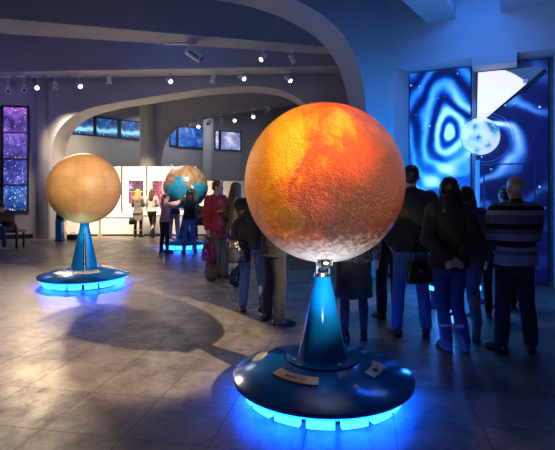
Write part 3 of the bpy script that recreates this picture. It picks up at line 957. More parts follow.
g1 = 'track spotlights under the second ceiling beam'
def b2Y(px):  # middle of the second beam
    k = ray(px); return 14.44 / (1 + .107 * k) if False else (13.35 / (1 + 0.0725 * k * 1.0))
rows = [
    (8, 89, (.3, -.5, -.6), 'unlit', 'grey spotlight above the left window picture, leftmost under the second beam'),
    (24, 88, (.3, -.5, -.6), 'unlit', 'spotlight just left of the brightest glaring spotlight'),
    (38, 87.5, (.25, -.9, -.3), True, 'brightest glaring spotlight, above the left pier'),
    (55, 85.5, (.3, -.4, -.8), 'unlit', 'unlit spotlight just right of the brightest glaring one'),
    (79, 85, (.6, -.6, -.5), True, 'small lit spotlight above the left end of the middle arch'),
    (109, 80, (.05, -.1, -1), 'unlit', 'spotlight hanging straight down above the beige globe'),
    (169, 80.5, (.5, -.6, -.4), True, 'lit spotlight above the round column, under the second beam'),
    (213.5, 78.5, (-.3, -.3, -.9), 'unlit', 'unlit spotlight between two lit ones, above the far arch'),
    (241.5, 77.5, (.7, -.6, -.5), True, 'lit spotlight just left above the orange globe, under second beam'),
    (288, 78.5, (.6, -.5, -.7), True, 'rightmost lit spotlight above top of the orange globe'),
]
for px, py, aim, lit, lab in rows:
    track_spot(px, py, b2Y(px) + 0.25, 5.0, aim, 1.25, lab, lit, g1)
g2 = 'track spotlights under the first ceiling beam'
def b1Y(px):
    k = ray(px); return 11.45 / (1 - 0.24 * k)
track_spot(263.5, 57.5, b1Y(263.5), 5.0, (-.5, -.55, -.6), 1.1, 'lit spotlight under the first beam, left of the two above the orange globe', True, g2)
track_spot(292, 58.5, b1Y(292), 5.0, (.5, .5, -.65), 1.1, 'unlit spotlight with black front under the first beam, above the orange globe', 'black', g2)
track_spot(326, 50, b1Y(326) + .1, 5.0, (.5, -.2, -.8), 0.001 + .7, 'small spotlight under the first beam end by the near arch', 'unlit', g2) if False else None
# the big white projector
Y = b1Y(194); p = P(194, 54, Y)
r = root('projector', (p.x + -.1, p.y, 5.0), 'white box projector hanging tilted under the first ceiling beam', 'projector')
dz = p.z - 5.0
b = bmesh.new(); box(b, (-0.22, 0, -0.02), (0.75, 0.05, 0.03)); build(b, 'track', m_fix, r)
b = bmesh.new(); cone(b, (-.06, 0, 0), (-.06, 0, dz + .1), 0.014, 0.014, 8); box(b, (-.02, 0, dz + .10), (.20, .05, .02)); build(b, 'hanger', m_fix, r)
M_ = Matrix.Translation((0.10, 0, dz)) @ Matrix.Rotation(R(33), 4, 'Y') @ Matrix.Rotation(R(15), 4, 'Z')
b = bmesh.new(); box(b, (0, 0, 0), (0.38, 0.26, 0.20), M_); build(b, 'projector_body', m_fix, r, bevel=0.015)
b = bmesh.new(); cone(b, M_ @ Vector((.19, -.04, 0)), M_ @ Vector((.225, -.04, 0)), 0.055, 0.05); build(b, 'projector_lens', m_lens_off, r)
b = bmesh.new(); box(b, (0, -0.131, -.03), (0.28, .004, .05), M_); build(b, 'vent_panel', m_steel, r)
# far arch row
g3 = 'track spotlights under the far arch'
far = [(198.5, 125, 1, 'brightest spotlight of the far row above the earth globe'), (189, 124.5, 0, 'leftmost dim spotlight of the far row'),
       (209.5, 122.5, 0, 'dim spotlight over the far column in the far row'), (220.5, 120.5, 0, 'dim spotlight right of the far column, far row'),
       (234.5, 119, 1, 'lit spotlight of the far row over the white nebula picture'), (253, 115.5, 1, 'lit spotlight of the far row close to the orange globe'),
       (268, 111, 0, 'rightmost dim spotlight of the far row touching the orange globe edge')]
def soffit_z(px):
    pr = [(180, 122), (192, 118.5), (205, 115.5), (220, 112.8), (240, 109.5), (265, 105.5), (290, 102)]
    for (a, ya), (c, yc) in zip(pr, pr[1:]):
        if a <= px <= c: return PZ(ya + (yc - ya) * (px - a) / (c - a), 18.0)
for px, py, lit, lab in far:
    track_spot(px, py, 18.35, soffit_z(px) + .01, (-.3 if not lit else .1, -.7, -.5), 1.35, lab, bool(lit), g3)
# lamp lighting the near right ceiling beam
r = root('ceiling_downlight', (PX(423, 6.9), 6.72, 4.33), 'small round lit downlight in the ceiling beam at upper right', 'ceiling light')
b = bmesh.new(); lathe(b, [(0.05, -0.02), (0.07, -0.015), (0.07, 0.0)], 24); build(b, 'rim', m_fix, r)
b = bmesh.new(); lathe(b, [(0.045, -0.026), (0.045, -0.02)], 24); build(b, 'lens', m_lens, r)

# ================================================================== display boards, counters
YB = 17.2
m_pic1 = space('print_galaxy_violet', (0.02, 0.01, 0.05), (0.10, 0.05, 0.12), (0.55, 0.35, 0.5), 3, 10, 0.0, 3)
m_pic2 = space('print_nebula_red', (0.03, 0.01, 0.04), (0.16, 0.04, 0.10), (0.6, 0.15, 0.25), 3, 10, 0.0, 9)
bounds = [47, 72, 97, 122, 147, 172, 197, 222, 247]
names = ['white display board seen left of the beige globe', 'white display board hidden mostly behind the beige globe', 'blank white display board just right of the beige globe',
         'white display board with two stacked violet pictures behind the blonde woman', 'white display board with one tall red nebula picture', 'white display board behind the earth globe', 'white display board right of the earth globe, by the red cardigan woman', 'white display board at far right behind long-haired woman']
for i in range(8):
    x0, x1 = PX(bounds[i], YB) + .015, PX(bounds[i + 1], YB) - .015
    H = PZ(166.5, YB)
    if i >= 6: H = PZ(181, YB)
    r = root('display_board', ((x0 + x1) / 2, YB, 0), names[i], 'display board', 'row of white display boards')
    b = bmesh.new(); box(b, (0, 0.02, H / 2), (x1 - x0, 0.04, H)); build(b, 'board', m_board, r)
    b = bmesh.new()
    for sx in (-1, 1): box(b, (sx * (x1 - x0) / 2, 0.0, H / 2), (0.02, 0.06, H))
    build(b, 'edge_post', m_steel, r)
def print_(px0, px1, py0, py1, m, lab):
    r = root('framed_print', (PX((px0 + px1) / 2, YB), YB - .025, PZ(py1, YB)), lab, 'picture', 'prints on the white boards')
    w = PX(px1, YB) - PX(px0, YB); h = PZ(py0, YB) - PZ(py1, YB)
    b = bmesh.new(); box(b, (0, 0, h / 2), (w, 0.012, h)); build(b, 'frame', m_black, r)
    b = bmesh.new(); box(b, (0, -0.010, h / 2), (w - .05, 0.008, h - .05)); build(b, 'print', m, r)
print_(129, 143.5, 180.5, 191, m_pic1, 'upper dark violet galaxy print above the blonde woman')
print_(129, 143.5, 192, 203.5, m_pic2, 'lower reddish print partly behind the blonde woman head')
print_(152.5, 164, 181, 206, m_pic2, 'tall red nebula print left of the earth globe')

YC = 15.45
def counter(px0, px1, top, lab, deep=0.8):
    x0, x1 = PX(px0, YC), PX(px1, YC)
    r = root('display_counter', ((x0 + x1) / 2, YC, 0), lab, 'counter', 'white exhibition counters')
    b = bmesh.new(); box(b, (0, deep / 2, top / 2 - .02), (x1 - x0 - .04, deep - .04, top - .04)); build(b, 'cabinet_body', m_white, r)
    b = bmesh.new(); box(b, (0, deep / 2, top - .02), (x1 - x0 - .01, deep, 0.04)); build(b, 'counter_top', m_board, r, bevel=.006)
    b = bmesh.new(); box(b, (0, 0.03, 0.03), (x1 - x0 - .08, 0.03, 0.06)); build(b, 'kick_plate', m_black, r)
    return r
counter(66, 99, 0.66, 'low white counter under the beige globe')
counter(100, 142, 0.66, 'white counter with open books, left of the blonde woman')
counter(142.5, 184, 0.72, 'white counter behind the white-top woman and pink girl')
counter(184.5, 226, 0.72, 'white counter behind the earth globe stand')
YT = YC + .35
for i, (px, w) in enumerate(((109, .20), (116, .18), (123, .20))):
    r = root('open_book', (PX(px, YT), YT, 0.66), ['leftmost open book on the white counter', 'middle open book on the white counter', 'rightmost open book on the white counter'][i], 'book', 'open books on the counter')
    b = bmesh.new()
    for s_ in (-1, 1):
        prism(b, [(0, -.1, .01), (s_ * w / 2, -.1, .045), (s_ * w / 2, .1, .045), (0, .1, .01)], (0, 0, .012))
    prism(b, [(-.02, -.1, 0), (.02, -.1, 0), (.02, .1, 0), (-.02, .1, 0)], (0, 0, .012))
    for s_ in (-1, 1): box(b, (s_ * w / 2.2, 0, .018), (.015, .18, .036))
    build(b, 'pages', m_white, r)
# glass showcase on counters
for px0, px1, t, lab in ((121, 141, .66, 'glass showcase box beside the blonde woman elbow'), (143.5, 160, .72, 'glass showcase box behind the white-top woman')):
    x0, x1 = PX(px0, YC + .5), PX(px1, YC + .5)
    r = root('glass_showcase', ((x0 + x1) / 2, YC + .62, t), lab, 'showcase', 'glass showcases')
    b = bmesh.new()
    for sx in (-1, 1):
        for sy in (-.1, .1): box(b, (sx * (x1 - x0) / 2, sy, .13), (.015, .015, .26))
    box(b, (0, 0, .265), (x1 - x0 + .02, .24, .015)); build(b, 'case_frame', m_steel, r)
    b = bmesh.new(); box(b, (0, 0, .04), (x1 - x0 - .06, .16, .06)); build(b, 'exhibit_tray', simple('tray_cyan', (0.35, 0.6, 0.62), .4), r)

# blue info kiosk by the pier
Y = 14.0
r = root('information_kiosk', (PX(60.0, Y), Y, 0), 'blue leaning information kiosk beside the left pier', 'kiosk')
b = bmesh.new(); prism(b, [(-.10, -.1, 0.03), (.10, -.1, 0.03), (.08, -.1, .55), (.16, -.1, .62), (.17, -.1, .85), (-.06, -.1, .85), (-.10, -.1, .60)], (0, .2, 0)); build(b, 'kiosk_body', simple('kiosk_blue', (0.01, 0.22, 0.48), .3), r, bevel=.01)
b = bmesh.new(); box(b, (0, 0, .015), (.26, .26, .03)); build(b, 'foot', m_black, r)
b = bmesh.new(); box(b, (.04, -.105, .74), (.16, .01, .16)); build(b, 'screen', m_black, r)
# floor socket near kiosk
r = root('floor_case', (PX(73, Y + .3), Y + .3, 0), 'small dark equipment case on the floor right of the blue kiosk', 'case')
b = bmesh.new(); box(b, (0, 0, .09), (.30, .22, .16)); build(b, 'case_body', m_black, r, bevel=.02)
b = bmesh.new(); limb(b, [(-.06, 0, .17), (-.05, 0, .21), (.05, 0, .21), (.06, 0, .17)], [.01] * 4); build(b, 'handle', m_steel, r)

# bench with the seated visitors
Y = 12.3
r = root('bench', (PX(4, Y), Y, 0), 'dark bench under the backlit window, with seated visitors', 'bench')
b = bmesh.new(); box(b, (-.10, 0, .44), (1.15, .42, .05)); build(b, 'seat', m_black, r, bevel=.008)
for x in (-.63, .43):
    for y in (-.17, .17):
        b = bmesh.new(); box(b, (x, y, .208), (.045, .045, .415)); build(b, 'leg', m_black, r)
Y = 16.1 - 1.3
r = root('bench', (PX(203, Y), Y, 0), 'dark bench behind the earth globe, with seated dark-clothed visitors', 'bench')
b = bmesh.new(); box(b, (0, 0, .44), (1.2, .42, .05)); build(b, 'seat', m_black, r, bevel=.008)
for x in (-.53, .53):
    for y in (-.17, .17):
        b = bmesh.new(); box(b, (x, y, .208), (.045, .045, .415)); build(b, 'leg', m_black, r)
# ================================================================== people
def skin_mat(name, c):
    k = N(name)
    k.b.inputs['Subsurface Weight'].default_value = 0.08
    k.b.inputs['Subsurface Radius'].default_value = (0.02, 0.01, 0.005)
    f = k.noise(k.coord(), 20, 3)
    return k.set(k.ramp(f, [(0.3, tuple(v * .94 for v in c)), (0.7, c)]), 0.5)


m_skin = skin_mat('skin', (0.62, 0.38, 0.28))
m_skin2 = skin_mat('skin_ruddy', (0.60, 0.33, 0.24))
m_eye = simple('eye_dark', (0.03, 0.02, 0.02), 0.2)


def hair_mat(name, c):
    k = N(name); co = k.coord()
    mp = k.n('ShaderNodeMapping'); mp.inputs['Scale'].default_value = (60, 60, 5); k.l(co, mp.inputs[0])
    f = k.noise(mp.outputs[0], 1.0, 3)
    k.bump(f, 0.6, 0.01)
    return k.set(k.ramp(f, [(0.35, tuple(v * .6 for v in c)), (0.65, tuple(v * 1.3 for v in c))]), 0.42)


h_black = hair_mat('hair_black', (0.012, 0.009, 0.008)); h_dbrown = hair_mat('hair_dark_brown', (0.045, 0.022, 0.012))
h_brown = hair_mat('hair_brown', (0.13, 0.06, 0.03)); h_red = hair_mat('hair_auburn', (0.22, 0.045, 0.02))
h_blond = hair_mat('hair_blonde', (0.65, 0.38, 0.12)); h_grey = hair_mat('hair_grey', (0.50, 0.48, 0.46))
c_black = cloth('cloth_black', (0.012, 0.012, 0.014)); c_char = cloth('cloth_charcoal', (0.035, 0.03, 0.035))
c_jean = cloth('denim_blue', (0.07, 0.13, 0.28)); c_jeand = cloth('denim_dark', (0.035, 0.06, 0.14)); c_jeanl = cloth('denim_light', (0.20, 0.28, 0.42))
c_red = cloth('knit_red', (0.32, 0.008, 0.016)); c_red2 = cloth('top_crimson', (0.55, 0.03, 0.03)); c_brown = cloth('trousers_brown', (0.14, 0.075, 0.045))
c_skirt = cloth('skirt_grey', (0.05, 0.045, 0.045)); c_pink = cloth('top_pink', (0.62, 0.30, 0.32)); c_white = cloth('top_white', (0.70, 0.66, 0.62))
c_tan = cloth('jacket_tan', (0.20, 0.13, 0.09)); c_khaki = cloth('trousers_tan', (0.30, 0.21, 0.14)); c_grey = cloth('dress_grey', (0.22, 0.19, 0.18))
c_shoe = simple('shoe_black', (0.012, 0.012, 0.012), 0.4); c_shoeb = simple('shoe_brown', (0.06, 0.03, 0.02), 0.5); c_ugg = cloth('boot_blue_grey', (0.14, 0.16, 0.26)); c_pshoe = cloth('sneaker_pink', (0.62, 0.25, 0.28))
c_fur = cloth('boot_fur', (0.45, 0.42, 0.42)); c_navy = cloth('cloth_navy', (0.02, 0.035, 0.10)); c_wine = simple('leather_wine', (0.16, 0.008, 0.03), 0.35); c_leath = simple('leather_black', (0.015, 0.014, 0.014), 0.28)
c_lining = cloth('jumper_red', (0.35, 0.01, 0.02))


def stripes():
    k = N('striped_knit'); co = k.coord(); s = k.n('ShaderNodeSeparateXYZ'); k.l(co, s.inputs[0])
    f = k.math('DIVIDE', k.math('SUBTRACT', s.outputs[2], 0.8), 0.8)
    blk, gr, lt = (0.012, 0.012, 0.02), (0.20, 0.23, 0.27), (0.50, 0.52, 0.55)
    def z(v): return (v - 0.8) / 0.8
    c = k.ramp(f, [(0.0, lt), (z(.925), gr), (z(.96), lt), (z(1.0), blk), (z(1.055), lt), (z(1.12), gr), (z(1.165), blk), (z(1.215), gr), (z(1.30), lt), (z(1.34), blk), (z(1.38), gr), (z(1.42), lt)], 'CONSTANT')
    k.bump(k.noise(co, 150, 2), 0.4, 0.004)
    return k.set(c, 0.9)


def spots(name, bg, fg, scale):
    k = N(name); co = k.coord()
    n = k.noise(co, scale, 3, 0.5, 0.8)
    return k.set(k.ramp(n, [(0.46, bg), (0.50, fg), (0.58, fg), (0.62, bg)]), 0.85)


c_leo = spots('blouse_leopard', (0.19, 0.10, 0.055), (0.012, 0.008, 0.006), 17)
c_flor = spots('blouse_patterned', (0.05, 0.04, 0.08), (0.28, 0.20, 0.24), 30)
c_strip = stripes()


def person(label, X, Y, rot, H, top, bottom, hair, hairc, shoes=None, sex='m', arms=('down', 'down'), legs='stand', lean=0, yaw=0, nod=0,
           skin=None, seat=False, voxel=0.011, top_m=None, hem=0.86, sleeve='long', bot_m=None, face=False, width=1.0, group=None, extra=None, feet=None, tights=None, hem_flare=0.0, roll=0):
    s = H / 1.75
    skin = skin or m_skin
    fem = sex == 'f'
    r = root('person', (X, Y, 0), label, 'person', group, rot)
    S = Matrix.Scale(s, 4)
    drop = 0.365 if seat else 0.0
    U = S @ Matrix.Translation((0, 0, -drop)) @ Matrix.Translation((0, 0, .92)) @ Matrix.Rotation(R(roll), 4, 'Y') @ Matrix.Rotation(R(-lean), 4, 'X') @ Matrix.Translation((0, 0, -.92))
    wf = width
    shw = (0.155 if fem else 0.182) * wf
    # ---- torso rings
    if fem: T = [(.84, .165, .10, -.01), (.92, .170, .115, -.01), (1.0, .150, .10, 0), (1.08, .125, .088, 0), (1.20, .138, .10, .012), (1.28, .150, .112, .02), (1.36, .148, .10, .01), (1.42, .130, .075, -.005), (1.455, .075, .055, -.01)]
    else: T = [(.84, .150, .10, -.005), (.92, .160, .108, -.005), (1.0, .152, .102, 0), (1.08, .148, .10, 0), (1.20, .160, .108, .005), (1.30, .175, .115, .01), (1.38, .178, .105, .005), (1.43, .150, .080, -.005), (1.465, .080, .058, -.01)]
    T = [(z, a * wf, b * wf, y) for z, a, b, y in T]
    shz = 1.41
    # ---- joints
    A = {'down': ((.235, -.03, 1.135), (.255, .045, .89)), 'slack': ((.225, -.01, 1.13), (.23, .10, .91)), 'front': ((.225, .05, 1.14), (.06, .24, 1.10)),
         'behind': ((.255, -.13, 1.13), (.045, -.165, .965)), 'pocket': ((.27, -.08, 1.13), (.205, .05, .94)), 'high': ((.20, .20, 1.53), (.12, .36, 1.74)), 'mid': ((.19, .23, 1.42), (.09, .44, 1.50)),
         'cross': ((.245, .06, 1.16), (-.03, .20, 1.20)), 'chin': ((.20, .16, 1.16), (.05, .22, 1.38)), 'bag': ((.22, -.02, 1.14), (.25, .08, .90)), 'lap': ((.20, .10, 1.16), (.07, .33, 1.06)), 'phone': ((.20, .12, 1.17), (.05, .30, 1.28))}
    armj = []
    for side, nm in ((-1, arms[0]), (1, arms[1])):
        e, w = A[nm] if isinstance(nm, str) else nm
        sx = side
        armj.append((side, Vector((sx * shw, -.01, shz)), Vector((sx * e[0] * (.5 + .5 * wf), e[1], e[2])), Vector((sx * w[0] * (.5 + .5 * wf), w[1], w[2])), nm))
    if seat:
        kneez, hipz = .575, .575
        LG = [(sx, Vector((sx * .09, .02, hipz)), Vector((sx * .11, .44, kneez)), Vector((sx * .11, .40 + .03 * sx, .09)), Vector((sx * .15, 1, -.05))) for sx in (-1, 1)]
    else:
        D = {'stand': [((.10, .015, .48), (.105, -.01, .085), (.25, 1, -.03))] * 2,
             'apart': [((.12, .015, .48), (.15, -.01, .085), (.30, 1, -.03))] * 2,
             'contra': [((.10, .015, .48), (.12, -.01, .085), (.35, 1, -.03)), ((.10, .07, .49), (.14, .04, .085), (.5, 1, -.03))],
             'stride': [((.09, .14, .50), (.09, .26, .085), (.1, 1, -.03)), ((.09, -.02, .48), (.10, -.26, .13), (.1, 1, -.45))]}
        LG = []
        ll = D[legs] if isinstance(legs, str) else legs
        for sx, (kn, an, td) in zip((-1, 1), ll):
            LG.append((sx, Vector((sx * .088, 0, .90)), Vector((sx * kn[0], kn[1], kn[2])), Vector((sx * an[0], an[1], an[2])), Vector((sx * td[0], td[1], td[2]))))
    HM = U @ Matrix.Translation((0, 0.0, 1.52)) @ Matrix.Rotation(R(yaw), 4, 'Z') @ Matrix.Rotation(R(-nod), 4, 'X') @ Matrix.Translation((0, .015, .105))
    # ---- body (one continuous surface)
    b = bmesh.new()
    loft(b, [(z, a * .93, d * .93, y) for z, a, d, y in T], M=U)
    limb(b, [(0, -.012, 1.42), (0, .0, 1.50), (0, .015, 1.56)], [.062, .054, .054], M=U)
    for side, sh, el, wr, nm in armj:
        limb(b, [sh, el], [.050, .040], M=U); limb(b, [el, wr], [.038, .026], M=U)
        # hand
        d = (wr - el).normalized()
        if nm in ('high', 'mid'): d = (d + Vector((0, .3, .5))).normalized()
        out = Vector((side, 0, 0)); pn = d.cross(out)
        if pn.length < .1: pn = Vector((0, 1, 0))
        pn.normalize()
        if pn.y > 0 and nm not in ('behind',): pn = -pn       # back of the hand
        sd = pn.cross(d).normalized()
        if nm in ('down', 'slack', 'bag', 'pocket'): sd = Vector((0, 1, 0)) - d * d.y; sd.normalize(); pn = d.cross(sd) * 1.0; pn = pn if pn.x * side > 0 else -pn
        curl = {'high': .12, 'mid': .15, 'bag': 1.0, 'front': .5, 'behind': .7}.get(nm if isinstance(nm, str) else '', .35)
        limb(b, [wr, wr + d * .03], [.026, .027], M=U)
        for q in (-.027, -.009, .009, .027):
            limb(b, [wr + d * .02 + sd * q * .7, wr + d * .085 + sd * q], [.015, .013], M=U)
        for q, L in ((-.030, .058), (-.010, .074), (.010, .080), (.030, .072)):
            p0 = wr + d * .088 + sd * q; dd = d; segs = [p0]; rr = [.0098]
            for j, fr in enumerate((.45, .32, .23)):
                dd = (dd - pn * curl * .55).normalized(); segs.append(segs[-1] + dd * L * fr); rr.append(.0092 - j * .0009)
            limb(b, segs, rr, M=U)
        th = (d * .8 + sd * .75 - pn * .25).normalized()
        t0 = wr + d * .030 + sd * .020
        limb(b, [t0, t0 + th * .035, t0 + th * .035 + (th + d).normalized() * .032], [.014, .0115, .0095], M=U)
    for sx, hp, kn, an, td in LG:
        limb(b, [hp, kn], [.075, .050], M=S); limb(b, [kn, (kn + an) / 2 + Vector((0, -.012, .05)), an], [.048, .052, .035], M=S)
        t = Vector((td.x, td.y, td.z)).normalized()
        limb(b, [an - Vector((0, 0, .03)), an - Vector((0, 0, .045)) + t * .13], [.034, .026], M=S)
    if seat: loft(b, [(.52, .15, .11, .03), (.58, .165, .13, .02), (.68, .15, .11, 0)], M=S)
    # head
    ball(b, (0, -.012, .030), (.074, .094, .088), M=HM, u=24, v=16)
    ball(b, (0, .022, -.025), (.061, .064, .092), M=HM, u=24, v=16)
    ball(b, (0, .042, -.088), (.040, .042, .032), M=HM)
    ball(b, (0, .078, .012), (.046, .014, .012), M=HM)
    limb(b, [(0, .083, .002), (0, .104, -.032)], [.008, .0125], M=HM)
    ball(b, (0, .082, -.062), (.023, .013, .008), M=HM); ball(b, (0, .080, -.074), (.020, .012, .007), M=HM)
    for sx in (-1, 1):
        ball(b, (sx * .076, -.012, -.012), (.010, .019, .031), M=HM)
        ball(b, (sx * .040, .055, -.028), (.020, .018, .020), M=HM)
    remesh(b, 'body', skin, r, voxel * .8, 2)
    if face:
        for sx in (-1, 1):
            b = bmesh.new(); ball(b, (sx * .028, .078, -.006), (.013, .009, .007), M=HM); ball(b, (sx * .028, .085, -.006), (.006, .004, .006), M=HM); build(b, 'eye', m_eye, r, smooth=True)
    # ---- bottoms
    bm_ = bot_m or c_black
    if bottom in ('jeans', 'trousers', 'wide', 'slim'):
        ra = {'jeans': (.092, .066, .060), 'trousers': (.096, .074, .068), 'wide': (.100, .105, .125), 'slim': (.090, .066, .056)}[bottom]
        b = bmesh.new()
        for sx, hp, kn, an, td in LG:
            lo = an + Vector((0, 0, .02))
            limb(b, [hp, kn, (kn + lo) / 2 + Vector((0, -.008, 0)), lo], [ra[0], ra[1], (ra[1] + ra[2]) / 2 + .003, ra[2]], M=S)
        if seat: loft(b, [(.50, .16, .12, .03), (.58, .178, .145, .02), (.68, .165, .125, 0)], M=S)
        else: loft(b, [(.78, .155, .10, -.005), (.86, .168 * (1.03 if fem else 1), .118, -.01), (.94, .170, .118, -.008), (1.02, .158, .108, 0)], M=S)
        remesh(b, 'trousers', bm_, r, voxel, 3, (0.014, 0.09))
    elif bottom == 'skirt':
        b = bmesh.new()
        loft(b, [(.47, .205, .155, .01), (.60, .200, .150, .005), (.75, .192, .140, 0), (.88, .180, .128, -.005), (.98, .155, .108, 0), (1.04, .135, .098, 0)], M=S, n=32)
        remesh(b, 'skirt', bm_, r, voxel, 3, (0.022, 0.09))
    if tights:
        b = bmesh.new()
        for sx, hp, kn, an, td in LG:
            limb(b, [hp, kn], [.078, .053], M=S); limb(b, [kn, (kn + an) / 2 + Vector((0, -.012, .05)), an], [.051, .055, .039], M=S)
        remesh(b, 'tights', tights, r, voxel, 2)
    # ---- shoes
    sh_mats = shoes if isinstance(shoes, (list, tuple)) else [shoes or c_shoe] * 2
    kinds = feet or ('shoe', 'shoe')
    for (sx, hp, kn, an, td), sm_, kd in zip(LG, sh_mats, kinds):
        t = td.normalized(); x = t.cross(Vector((0, 0, 1)))
        if x.length < .2: x = Vector((1, 0, 0))
        x.normalize(); z = x.cross(t).normalized()
        Fm = Matrix((x, t, z)).transposed().to_4x4()
        flat = abs(td.z) < .1
        o_ = Vector((an.x, an.y, 0 if flat else an.z - .085))
        Mf = S @ Matrix.Translation(o_) @ Fm
        if flat: Mf = S @ Matrix.Translation(o_) @ Matrix.Rotation(math.atan2(-td.x, td.y), 4, 'Z')
        b = bmesh.new(); wd = .046 if kd != 'boot' else .054
        for y0, y1, r0, r1 in ((-.045, .05, .040, .043), (.05, .13, .042, .036), (.13, .185, .036, .022)):
            limb(b, [(0, y0, r0 + .004), (0, y1, r1 + .004)], [r0, r1], M=Mf)
        limb(b, [(.010, .05, .034), (.008, .155, .028)], [.036, .026], M=Mf); limb(b, [(-.010, .05, .034), (-.006, .155, .028)], [.036, .026], M=Mf)
        if kd in ('boot', 'ankle'):
            hgt = .25 if kd == 'boot' else .14
            up = (kn - an).normalized()
            limb(b, [an - Vector((0, 0, .02)), an + up * (hgt - .085)], [wd * 1.05, wd * 1.18], M=S)
        else: limb(b, [(0, -.03, .05), (0, -.022, .085)], [.040, .040], M=Mf)
        so = remesh(b, 'shoe' if kd == 'shoe' else 'boot', sm_, r, .009, 2)
        b = bmesh.new(); box(b, (0, .06, .009), (.082, .235, .018), Mf); build(b, 'sole', c_shoe if sm_ is not c_pshoe else c_fur, so, bevel=.008)
        if kd == 'boot':
            up = (kn - an).normalized(); b = bmesh.new(); q = an + up * .165
            cone(b, q, q + up * .03, wd * 1.30, wd * 1.34, 18, M=S); build(b, 'fur_cuff', c_fur, so, smooth=True)
    # ---- top garment
    tm = top_m or c_black
    g = {'sweater': .022, 'coat': .030, 'shirt': .014, 'cardigan': .024}[top]
    b = bmesh.new()
    rings = [(z, a + g, d + g, y) for z, a, d, y in T if z > hem + .02]
    base = [(z, a + g, d + g, y) for z, a, d, y in T]
    lowz = hem
    a0, d0, y0 = (.170 * wf + g + hem_flare, .118 * wf + g + hem_flare, -.008) if hem < 1.0 else (base[3][1] + .005, base[3][2] + .005, 0)
    rings = [(lowz, a0, d0, y0)] + rings
    if hem < .8: rings.insert(1, (.86, .178 * wf + g, .125 * wf + g, -.008))
    rings = sorted(rings)
    loft(b, rings, M=U)
    limb(b, [(0, -.014, 1.44), (0, -.010, 1.475)], [.070, .062], M=U)
    for side, sh, el, wr, nm in armj:
        rs = (.064 + g * .6, .048 + g * .5, .036 + g * .4)
        wend = el.lerp(wr, .97) if sleeve == 'long' else el.lerp(wr, .35)
        limb(b, [sh, sh.lerp(el, .5), el, wend], [rs[0], rs[0] - .006, rs[1], rs[2]], M=U)
        limb(b, [(side * .06, -.012, 1.455), sh + Vector((0, 0, -.005))], [.050, .064], M=U)
    remesh(b, {'sweater': 'sweater', 'coat': 'coat', 'shirt': 'blouse', 'cardigan': 'cardigan'}[top], tm, r, voxel, 3, (0.016, 0.10))
    # collar
    if top in ('coat', 'sweater'):
        b = bmesh.new(); lathe(b, [(.064, 0), (.068, .02), (.062, .045), (.056, .045), (.058, 0)], 24, closed=True, M=U @ Matrix.Translation((0, -.008, 1.465)) @ Matrix.Rotation(R(-10), 4, 'X'))
        build(b, 'collar', tm if tm is not c_strip else c_black, r, smooth=True)
    # ---- hair
    b = bmesh.new()
    if hair == 'short':
        ball(b, (0, -.022, .040), (.082, .096, .086), M=HM, u=24, v=16); ball(b, (0, -.050, -.010), (.074, .062, .062), M=HM)
    elif hair == 'bob':
        ball(b, (0, -.020, .040), (.090, .102, .092), M=HM, u=24, v=16); ball(b, (0, -.045, -.02), (.088, .072, .075), M=HM)
        for sx in (-1, 1): ball(b, (sx * .066, -.005, .0), (.022, .05, .05), M=HM)
    elif hair in ('long', 'verylong'):
        e = 1.0 if hair == 'long' else 1.35
        ball(b, (0, -.020, .036), (.086, .102, .090), M=HM, u=24, v=16)
        loft(b, [(-.36 * e, .045, .022, -.085), (-.28 * e, .100, .045, -.085), (-.16, .116, .055, -.075), (-.05, .106, .065, -.050), (.04, .086, .075, -.030)], M=HM)
        for sx in (-1, 1): limb(b, [(sx * .070, .005, .03), (sx * .080, -.01, -.08), (sx * .085, -.02, -.20)], [.022, .026, .022], M=HM)
    elif hair == 'ponytail':
        ball(b, (0, -.018, .034), (.081, .098, .087), M=HM, u=24, v=16)
        limb(b, [(0, -.10, .02), (0, -.135, -.04), (0, -.12, -.16), (0, -.10, -.26)], [.026, .030, .032, .016], M=HM)
    elif hair == 'balding':
        ball(b, (0, -.035, .000), (.080, .080, .050), M=HM, u=24, v=16)
        ball(b, (0, -.048, .018), (.072, .066, .055), M=HM, u=24, v=16)
    remesh(b, 'hair', hairc, r, .010, 2, (0.014, 0.03))
    if extra == 'glasses':
        b = bmesh.new()
        for sx in (-1, 1):
            ring = [HM @ Vector((sx * .031 + .022 * cos(a * pi / 8), .094, -.006 + .016 * sin(a * pi / 8))) for a in range(17)]
            tube(b, ring, .0018, 6)
            tube(b, [HM @ Vector((sx * .053, .092, 0)), HM @ Vector((sx * .078, -.01, 0))], .0018, 6)
        tube(b, [HM @ Vector((-.009, .095, -.002)), HM @ Vector((.009, .095, -.002))], .0018, 6)
        build(b, 'glasses', m_black, r)
    if extra == 'open_front':
        pass
    return r, U, S


DEG = pi / 180
# red cardigan woman (faces right, three quarters to the viewer)
pr, U, S = person('woman with short auburn hair and glasses in red cardigan and wide brown trousers', PX(216.5, 8.05), 8.05, R(-138), 1.70, 'cardigan', 'wide', 'short', h_red, c_shoeb, 'f',
       ('cross', 'bag'), 'contra', yaw=32, nod=8, top_m=c_red, bot_m=c_brown, hem=.70, face=True, extra='glasses', hem_flare=.0)
b = bmesh.new(); loft(b, [(.96, .085, .02, .124), (1.1, .075, .02, .112), (1.22, .078, .02, .128), (1.33, .072, .02, .128), (1.40, .058, .02, .092)], M=U); remesh(b, 'blouse', c_red2, pr, .010, 2)
b = bmesh.new(); limb(b, [(-.05, .075, 1.45), (-.025, .135, 1.30), (0, .145, 1.18)], [.005] * 3, M=U); limb(b, [(.05, .075, 1.45), (.025, .135, 1.30), (0, .145, 1.18)], [.005] * 3, M=U); build(b, 'necklace', m_black, pr)
